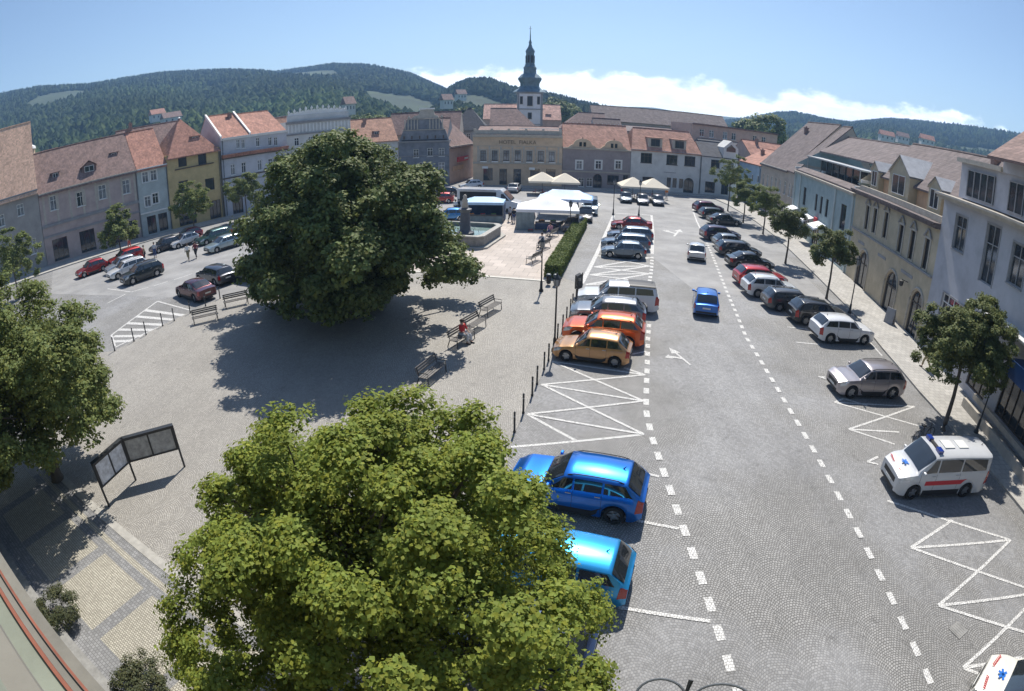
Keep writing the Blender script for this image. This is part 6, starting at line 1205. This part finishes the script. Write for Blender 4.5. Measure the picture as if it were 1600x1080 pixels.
mb = MB(); mb.add([(1.9, -2.05, 2.38), (3.32, -2.05, 2.32), (3.32, 1.9, 2.34), (2.0, 1.9, 2.75)], [(0, 1, 2, 3)]); mb.build('blue_canopy_strip', M['bcanvas'], e)
e = tent('market_stall', -3.3, 64.3, -4, 4.6, 2.9, 2.35, 2.8, mat('sky_blue_canvas', (.40, .60, .82), .6, noise=.1), M['dcloth'], 'round edged blue market stall behind the fountain', (0, 1, 1, 0), ridge=.6)
mb = MB(); mb.box(-2.2, 2.2, -1.3, -.75, .75, .85); mb.build('counter', M['dkwood'], e); mb = MB(); mb.box(-2.2, 2.2, -1.32, -1.28, .05, .75); mb.build('counter_cloth', M['gcloth'], e)
def counter(x, y, rz, w_, lab):
    e = empty('market_table', (x, y, .05), R(rz), lab, 'table', 'market tables'); mb = MB(); mb.box(-w_/2, w_/2, -.35, .35, .78, .82); mb.build('tabletop', M['dkwood'], e); mb = MB(); mb.box(-w_/2, w_/2, -.37, -.345, .08, .775); mb.build('table_cloth', M['dcloth'], e)
    for u in (-1, 1): mb = MB(); mb.box(u*(w_/2-.1)-.03, u*(w_/2-.1)+.03, .2, .26, 0, .78); mb.build('leg', M['metal'], e)
counter(3.6, 59.3, -3, 2.6, 'dark draped market table across the front of the white tent'); counter(5.6, 60.2, 60, 1.8, 'short market table at the hedge side inside the white tent')
rr = random.Random(4)
M['veg'] = mat('goods_green', (.15, .3, .06), .8, noise=.4, nscale=8)
def crate(x, y, z, mm, lab):
    e = empty('crate', (x, y, z), rr.random(), lab, 'crate', 'crates of goods at the market'); mb = MB()
    for q in (0, .1): mb.box(-.3, .3, -.2, -.18, .02+q, .09+q); mb.box(-.3, .3, .18, .2, .02+q, .09+q); mb.box(-.3, -.28, -.18, .18, .02+q, .09+q); mb.box(.28, .3, -.18, .18, .02+q, .09+q)
    mb.box(-.28, .28, -.18, .18, .0, .02); mb.build('slats', M['dkwood'], e); g = MB()
    for k in range(18): a, b = rr.uniform(-.22, .22), rr.uniform(-.13, .13); g.lathe([(.02, -.05), (.05, 0), (.02, .05)], 6, (a, b, .17+rr.random()*.05))
    g.build('goods', mm, e, 60)
crate(-4.6, 62.9, .88, M['orange'], 'crate of orange goods at the left of the blue stall counter'); crate(-3.4, 62.9, .88, M['red'], 'crate of red goods in the middle of the blue stall counter'); crate(-2.2, 62.9, .88, M['veg'], 'crate of green goods at the right of the blue stall counter')
crate(1.8, 58.2, .05, M['red'], 'crate of red goods on the ground before the white tent'); crate(3.4, 58.0, .05, M['veg'], 'crate of green goods on the ground before the white tent')
crate(3.0, 59.3, .88, M['orange'], 'crate of orange goods on the table of the white tent'); crate(4.2, 59.25, .88, M['veg'], 'crate of green goods on the table of the white tent')
# food truck with a raised flap
x, y = -3.0, 71.6; e = empty('food_truck', (x, y, .03), R(-12), 'white food truck with a raised serving flap behind the fountain', 'food truck'); b = MB()
b.prism([(-4.0, .45), (-4.0, 2.75), (-3.8, 2.85), (1.6, 2.85), (1.9, 2.6), (3.0, 1.45), (3.9, 1.25), (4.1, .9), (4.1, .45)], -1.1, 1.1); bo = b.build('body', paint((.70, .72, .74), 0.), e); bv = bo.modifiers.new('b', 'BEVEL'); bv.width = .06; bv.segments = 2
mb = MB(); mb.add([(-3.7, -1.14, 2.65), (1.2, -1.14, 2.65), (1.2, -2.5, 2.95), (-3.7, -2.5, 2.95), (-3.7, -1.14, 2.72), (1.2, -1.14, 2.72), (1.2, -2.5, 3.02), (-3.7, -2.5, 3.02)], [(0, 1, 2, 3), (4, 5, 6, 7), (2, 3, 7, 6), (0, 3, 7, 4), (1, 2, 6, 5)]); mb.build('serving_flap', M['wcanvas'], e)
mb = MB(); mb.box(-3.6, 1.1, -1.13, -1.105, 1.3, 2.5); mb.build('serving_hatch', M['dark'], e); mb = MB(); mb.box(-3.6, 1.1, -1.5, -1.12, 1.2, 1.28); mb.build('counter', M['metal'], e)
mb = MB(); mb.add([(1.98, -1.0, 2.55), (1.98, 1.0, 2.55), (2.98, 1.0, 1.52), (2.98, -1.0, 1.52)], [(0, 1, 2, 3)]); o = mb.build('windscreen', M['cglass'], e); o.location = (.03, 0, .03); mb = MB(); mb.prism([(1.7, 1.5), (1.7, 2.3), (2.0, 2.3), (2.75, 1.5)], -1.13, -1.105); mb.build('side_window', M['cglass'], e)
for wx in (-2.6, 2.7):
    for sd in (-1, 1): mb = MB(); mb.lathe([(.2, -.11), (.36, -.11), (.38, 0), (.36, .11), (.2, .11)], 18); o = mb.build('wheel', M['rubber'], e, 40); o.location = (wx, sd*.98, .38); o.rotation_euler = (math.pi/2, 0, 0)
for sd in (-1, 1): mb = MB(); mb.box(4.05, 4.13, sd*.8-.16, sd*.8+.16, .8, 1.0); mb.build('headlight', M['lamp'], e)
# orange sunshade glimpsed through the tree, advertising board, bicycles
x, y = g3(640, 379, .8); e = empty('sunshade', (x, y, .05), 0, 'small orange and yellow sunshade glimpsed under the big tree', 'sunshade'); mb = MB(); mb.lathe([(1.0, 1.5), (.6, 1.75), (.03, 1.9)], 10, cap=False); mb.build('canopy', M['orange'], e); mb = MB(); mb.tube([(0, 0, 0), (0, 0, 1.95)], .03, 6); mb.build('pole', M['metal'], e)
x, y = g3(1389, 505, .1); e = empty('pavement_board', (x, y, .12), R(-65), 'grey folding advertising board on the pavement by the middle arch', 'sign board')
for s_ in (-1, 1): mb = MB(); mb.add([(-.4, s_*.28, 0), (.4, s_*.28, 0), (.4, s_*.03, 1.15), (-.4, s_*.03, 1.15), (-.4, s_*.25, 0), (.4, s_*.25, 0), (.4, 0, 1.15), (-.4, 0, 1.15)], [(0, 1, 2, 3), (4, 5, 6, 7), (0, 1, 5, 4), (2, 3, 7, 6), (1, 2, 6, 5), (0, 3, 7, 4)]); mb.build('panel', M['greytrim'], e)
def bike(x, y, rz, lab, z=.004):
    e = empty('bicycle', (x, y, z), rz, lab, 'bicycle')
    for wx in (-.52, .52):
        mb = MB(); K = 22; mb.tube([(.33*math.cos(2*math.pi*k/K), 0, .33*math.sin(2*math.pi*k/K)) for k in range(K+1)], .02, 5); o = mb.build('wheel', M['rubber'], e); o.location = (wx, 0, .34)
        mb = MB(); 
        for k in range(8): a = math.pi*2*k/8; mb.tube([(0, 0, 0), (.32*math.cos(a), 0, .32*math.sin(a))], .004, 4)
        mb.build('spokes', M['alloy'], o)
    mb = MB(); 
    for a, b in (((-.52, .34), (-.05, .32)), ((-.05, .32), (-.2, .82)), ((-.52, .34), (-.18, .75)), ((-.18, .72), (.36, .78)), ((-.05, .32), (.36, .72)), ((.34, .95), (.52, .34))): mb.tube([(a[0], 0, a[1]), (b[0], 0, b[1])], .018, 6)
    mb.build('frame', M['black'], e); mb = MB(); mb.box(-.34, -.1, -.07, .07, .84, .89); mb.build('saddle', M['rubber'], e); mb = MB(); mb.tube([(.3, -.26, .98), (.36, 0, .96), (.3, .26, .98)], .014, 5); mb.build('handlebar', M['alloy'], e)
x, y = g3(1440, 690); bike(x, y, .15, 'dark bicycle standing just behind the ambulance cab by the street tree')
# wrought iron bracket on the own wall, just under the lens
def near(px_, py_, d): s_ = sight(px_, py_); return Vector((s_[0]*d, s_[1]*d, CAM_H+s_[2]*d))
e = empty('iron_bracket', near(1080, 1090, 1.5), 0, 'wrought iron scroll bracket just poking in at the bottom centre edge', 'bracket'); o0 = e.location.copy()
for (x0, x1, yt) in ((992, 1072, 1061), (1084, 1172, 1069)):
    mb = MB(); K = 12; mb.tube([near((x0+x1)/2-(x1-x0)/2*math.cos(math.pi*k/K), 1092-(1092-yt)*math.sin(math.pi*k/K), 1.5)-o0 for k in range(K+1)], .0035, 8); mb.build('scroll', M['zincd'], e)
mb = MB(); mb.tube([near(1070, 1088, 1.5)-o0, near(1080, 1063, 1.49)-o0], [.004, .007], 8); mb.tube([near(960, 1094, 1.5)-o0, near(1200, 1094, 1.5)-o0], .006, 8)
mb.tube([near(1080, 1094, 1.5)-o0, Vector((.3, -.6, 11.2))-o0], .01, 8); mb.build('bar', M['black'], e)
# ------------------------------------------------------------------ people
def body_mesh(pose):
    V = {}; E = []
    J = dict(stand=dict(kl=(-.10, 0, .50), kr=(.10, .02, .50), al=(-.11, .02, .09), ar=(.12, -.02, .09), tl=(-.12, .16, .03), tr=(.14, .12, .03), el=(-.26, -.03, 1.15), er=(.26, -.03, 1.15), hl=(-.27, .06, .90), hr=(.27, .06, .90), pz=.92),
             walk=dict(kl=(-.10, .20, .52), kr=(.10, -.04, .50), al=(-.10, .24, .10), ar=(.10, -.38, .16), tl=(-.10, .40, .05), tr=(.10, -.30, .05), el=(-.25, -.14, 1.16), er=(.25, .10, 1.16), hl=(-.24, -.10, .92), hr=(.22, .30, 1.0), pz=.92),
             sit=dict(kl=(-.12, .44, .50), kr=(.12, .44, .50), al=(-.13, .48, .09), ar=(.14, .40, .09), tl=(-.13, .64, .04), tr=(.15, .56, .04), el=(-.26, .08, .78), er=(.26, .08, .78), hl=(-.16, .32, .60), hr=(.16, .32, .60), pz=.50))[pose]
    pz = J['pz']; dz = pz-.92
    pts = [((0, 0, pz), .15), ((0, -.01, 1.12+dz), .135), ((0, -.01, 1.32+dz), .155), ((0, -.005, 1.44+dz), .07), ((0, .01, 1.52+dz), .055), ((0, .02, 1.62+dz), .095), ((0, .01, 1.70+dz), .085),
           ((-.10, 0, pz-.03), .10), (J['kl'], .062), (J['al'], .042), (J['tl'], .035), ((.10, 0, pz-.03), .10), (J['kr'], .062), (J['ar'], .042), (J['tr'], .035),
           ((-.185, -.01, 1.40+dz), .058), (J['el'], .042), (J['hl'], .03), ((.185, -.01, 1.40+dz), .058), (J['er'], .042), (J['hr'], .03)]
    ed = [(0, 1), (1, 2), (2, 3), (3, 4), (4, 5), (5, 6), (0, 7), (7, 8), (8, 9), (9, 10), (0, 11), (11, 12), (12, 13), (13, 14), (2, 15), (15, 16), (16, 17), (2, 18), (18, 19), (19, 20)]
    for h_, e_ in ((17, 16), (20, 19)):
        a = Vector(pts[h_][0]); d = (a-Vector(pts[e_][0])).normalized(); s_ = Vector((1, 0, 0)) if abs(d.x) < .7 else Vector((0, 1, 0)); side = (s_-d*s_.dot(d)).normalized(); up = d.cross(side)
        for k, (o_, l_) in enumerate(((-.028, .15), (-.01, .17), (.01, .165), (.028, .14))):
            i0 = len(pts); pts.append((tuple(a+d*.07+up*o_), .011)); pts.append((tuple(a+d*l_+up*o_+side*.02), .008)); ed += [(h_, i0), (i0, i0+1)]
        i0 = len(pts); pts.append((tuple(a+d*.04+side*.045), .011)); pts.append((tuple(a+d*.09+side*.06), .009)); ed += [(h_, i0), (i0, i0+1)]
    return pts, ed, J
def skin_obj(pts, ed, name, grow=0, sub=1, m=None, parent=None):
    me = bpy.data.meshes.new(name); me.from_pydata([p[0] for p in pts], ed, []); ob = bpy.data.objects.new(name, me); COL.objects.link(ob)
    mod = ob.modifiers.new('s', 'SKIN'); me2 = ob.data
    if not me2.skin_vertices: 
        bpy.context.view_layer.objects.active = ob; ob.select_set(True); bpy.ops.mesh.customdata_skin_add(); ob.select_set(False)
    for i, p in enumerate(pts): sv = me2.skin_vertices[0].data[i]; sv.radius = (p[1]+grow, p[1]+grow); sv.use_root = (i == 0)
    s2 = ob.modifiers.new('d', 'SUBSURF'); s2.levels = sub; s2.render_levels = sub
    dg = bpy.context.evaluated_depsgraph_get(); ev = bpy.data.meshes.new_from_object(ob.evaluated_get(dg)); bpy.data.objects.remove(ob)
    ev.materials.clear(); ev.materials.append(m); ev.polygons.foreach_set('use_smooth', [True]*len(ev.polygons)); o = bpy.data.objects.new(name, ev); COL.objects.link(o)
    if parent: o.parent = parent
    return o
PP = {}
def person_proto(pose):
    if pose in PP: return PP[pose]
    pts, ed, J = body_mesh(pose); e = empty('person'); b = skin_obj(pts, ed, 'body', 0, 1, M['skin'], e); dz = J['pz']-.92
    hp, hh = pts[5][0], pts[6][0]
    mb = MB(); mb.lathe([(.03, -.012), (.014, .02), (.004, .045)], 6, (0, hp[1]+.095, hp[2]-.02)); mb.build('nose', M['skin'], b)
    for sx in (-.035, .035): mb = MB(); mb.lathe([(.004, -.01), (.012, 0), (.004, .01)], 6, (sx, hp[1]+.088, hp[2]+.015)); mb.build('eye', M['black'], b)
    mb = MB(); mb.box(-.03, .03, hp[1]+.083, hp[1]+.09, hp[2]-.055, hp[2]-.045); mb.build('mouth', M['red'], b)
    mb = MB(); K = 10; mb.lathe([(.108, -.02), (.118, .05), (.1, .11), (.05, .15), (.01, .16)], 12, (0, hp[1]-.018, hp[2]-.005)); mb.build('hair', M['hair'], e, 60)
    t = [pts[0], pts[1], pts[2], ((pts[3][0][0], pts[3][0][1], pts[3][0][2]-.03), .075)]; tp = [((0, 0, J['pz']+.02), .155)]+t[1:]+[pts[15], pts[16], ((Vector(pts[16][0])*.6+Vector(pts[17][0])*.4)[:], .04), pts[18], pts[19], ((Vector(pts[19][0])*.6+Vector(pts[20][0])*.4)[:], .04)]
    skin_obj(tp, [(0, 1), (1, 2), (2, 3), (2, 4), (4, 5), (5, 6), (2, 7), (7, 8), (8, 9)], 'shirt', .018, 1, M['white'], e)
    bp = [pts[0], pts[7], pts[8], ((Vector(pts[8][0])*.12+Vector(pts[9][0])*.88)[:], .05), pts[11], pts[12], ((Vector(pts[12][0])*.12+Vector(pts[13][0])*.88)[:], .05)]
    skin_obj(bp, [(0, 1), (1, 2), (2, 3), (0, 4), (4, 5), (5, 6)], 'trousers', .02, 1, M['black'], e)
    for a, b_ in ((9, 10), (13, 14)):
        p, q = Vector(pts[a][0]), Vector(pts[b_][0]); d = q-p; mb = MB(); mb.tube([p+Vector((0, -.05, -.045)), p+d*.55+Vector((0, 0, -.02)), q+Vector((0, .04, .0))], [.05, .05, .035], 8); mb.build('shoe', M['trim'], e, 60)
    PP[pose] = [e, False]; return PP[pose]
CM = {}
def cloth(c):
    if c not in CM: CM[c] = mat('clothing', c, .85, noise=.15, nscale=5)
    return CM[c]
def person(pose, x, y, deg, top_, leg_, lab, z=.03, hair=None):
    pr = person_proto(pose); o = copy_tree(pr[0]) if pr[1] else pr[0]; pr[1] = True
    o.location = (x, y, z); o.rotation_euler = (0, 0, R(deg))
    for c in o.children:
        k = c.name.split('.')[0]; mm = {'shirt': cloth(top_), 'trousers': cloth(leg_), 'hair': cloth(hair) if hair else None}.get(k)
        if mm: c.material_slots[0].link = 'OBJECT'; c.material_slots[0].material = mm
    return tag(o, lab, 'person')
RD, DB, LG, BK, WT, OR_, KH, PK = (.5, .03, .03), (.05, .08, .2), (.5, .52, .55), (.03, .03, .035), (.75, .75, .73), (.75, .25, .05), (.3, .25, .15), (.6, .3, .35)
x, y = g3(722, 536); person('sit', x+.02, y+.1, 242, RD, LG, 'person in a red top sitting on the bench at the edge of the shadow', .02)
x, y = g3(203, 389); person('walk', x, y, 60, WT, (.5, .1, .05), 'person in a white top and red brown trousers walking on the left pavement', .12)
x, y = g3(243, 403); person('stand', x, y, 200, LG, DB, 'person in pale grey top standing between the parked cars at the left')
x, y = g3(227, 408); person('stand', x, y, 120, KH, BK, 'person in khaki beside the dark estate at the left')
x, y = g3(295, 407); person('walk', x, y, 200, WT, KH, 'person in a white shirt walking on the left road')
x, y = g3(307, 404); person('walk', x, y, 190, (.22, .05, .05), BK, 'person in a dark red top walking beside the white shirted one')
x, y = g3(803, 349); person('stand', x, y, 160, BK, DB, 'person in dark clothes standing between the blue stall and the white tent')
x, y = g3(797, 347); person('walk', x, y, 200, LG, BK, 'person in grey top beside the dark dressed one between stall and tent')
x, y = g3(902, 334); person('stand', x, y, 90, DB, BK, 'person in dark blue standing between tent and hedge')
x, y = g3(712, 334); person('stand', x, y, 180, WT, BK, 'person in white top near the food truck by the fountain')
x, y = g3(717, 333); person('stand', x, y, 240, BK, BK, 'person dressed in black near the food truck by the fountain')
x, y = g3(971, 310.5); person('stand', x, y, 90, RD, DB, 'person in red standing left of the umbrella pair on the right')
x, y = g3(1041, 312); person('stand', x, y, 200, OR_, LG, 'person in orange standing right of the umbrella pair on the right', .12)
x, y = g3(629, 384); person('stand', x, y, 90, (.1, .2, .5), BK, 'person in blue glimpsed under the big tree beside the sunshade')
x, y = g3(849, 386); person('sit', x-.15, y-.15, 130+20, LG, BK, 'person in grey sitting on the second plaza bench', .05)
x, y = g3(862, 368.5); person('sit', x-.15, y-.1, 150, PK, DB, 'person in pink sitting on the third plaza bench', .05)
x, y = g3(1438, 590); person('walk', x+1.2, y+1.0, 20, PK, KH, 'person in pink walking close to the shop wall by the right street tree', .12)
x, y = g3(834, 352); person('stand', x, y, 270, RD, BK, 'person in red top at the front of the white tent')
# ------------------------------------------------------------------ the air
mb = MB(); mb.box(-1765, 1765, -1760, 1790, -12, 190); hz_ = mb.build('haze', None); hz_.data.materials.clear()
hm_ = bpy.data.materials.new('haze_air'); hm_.use_nodes = True; t = hm_.node_tree; t.nodes.clear(); o_ = N(t, 'ShaderNodeOutputMaterial'); v_ = N(t, 'ShaderNodeVolumePrincipled')
v_.inputs['Color'].default_value = (.36, .62, 1, 1); v_.inputs['Density'].default_value = .0004; v_.inputs['Anisotropy'].default_value = .2
t.links.new(v_.outputs[0], o_.inputs['Volume']); hz_.data.materials.append(hm_); hz_['kind'] = 'stuff'; hz_['label'] = 'thin bluish haze filling the air over the town and hills'; hz_['category'] = 'haze'
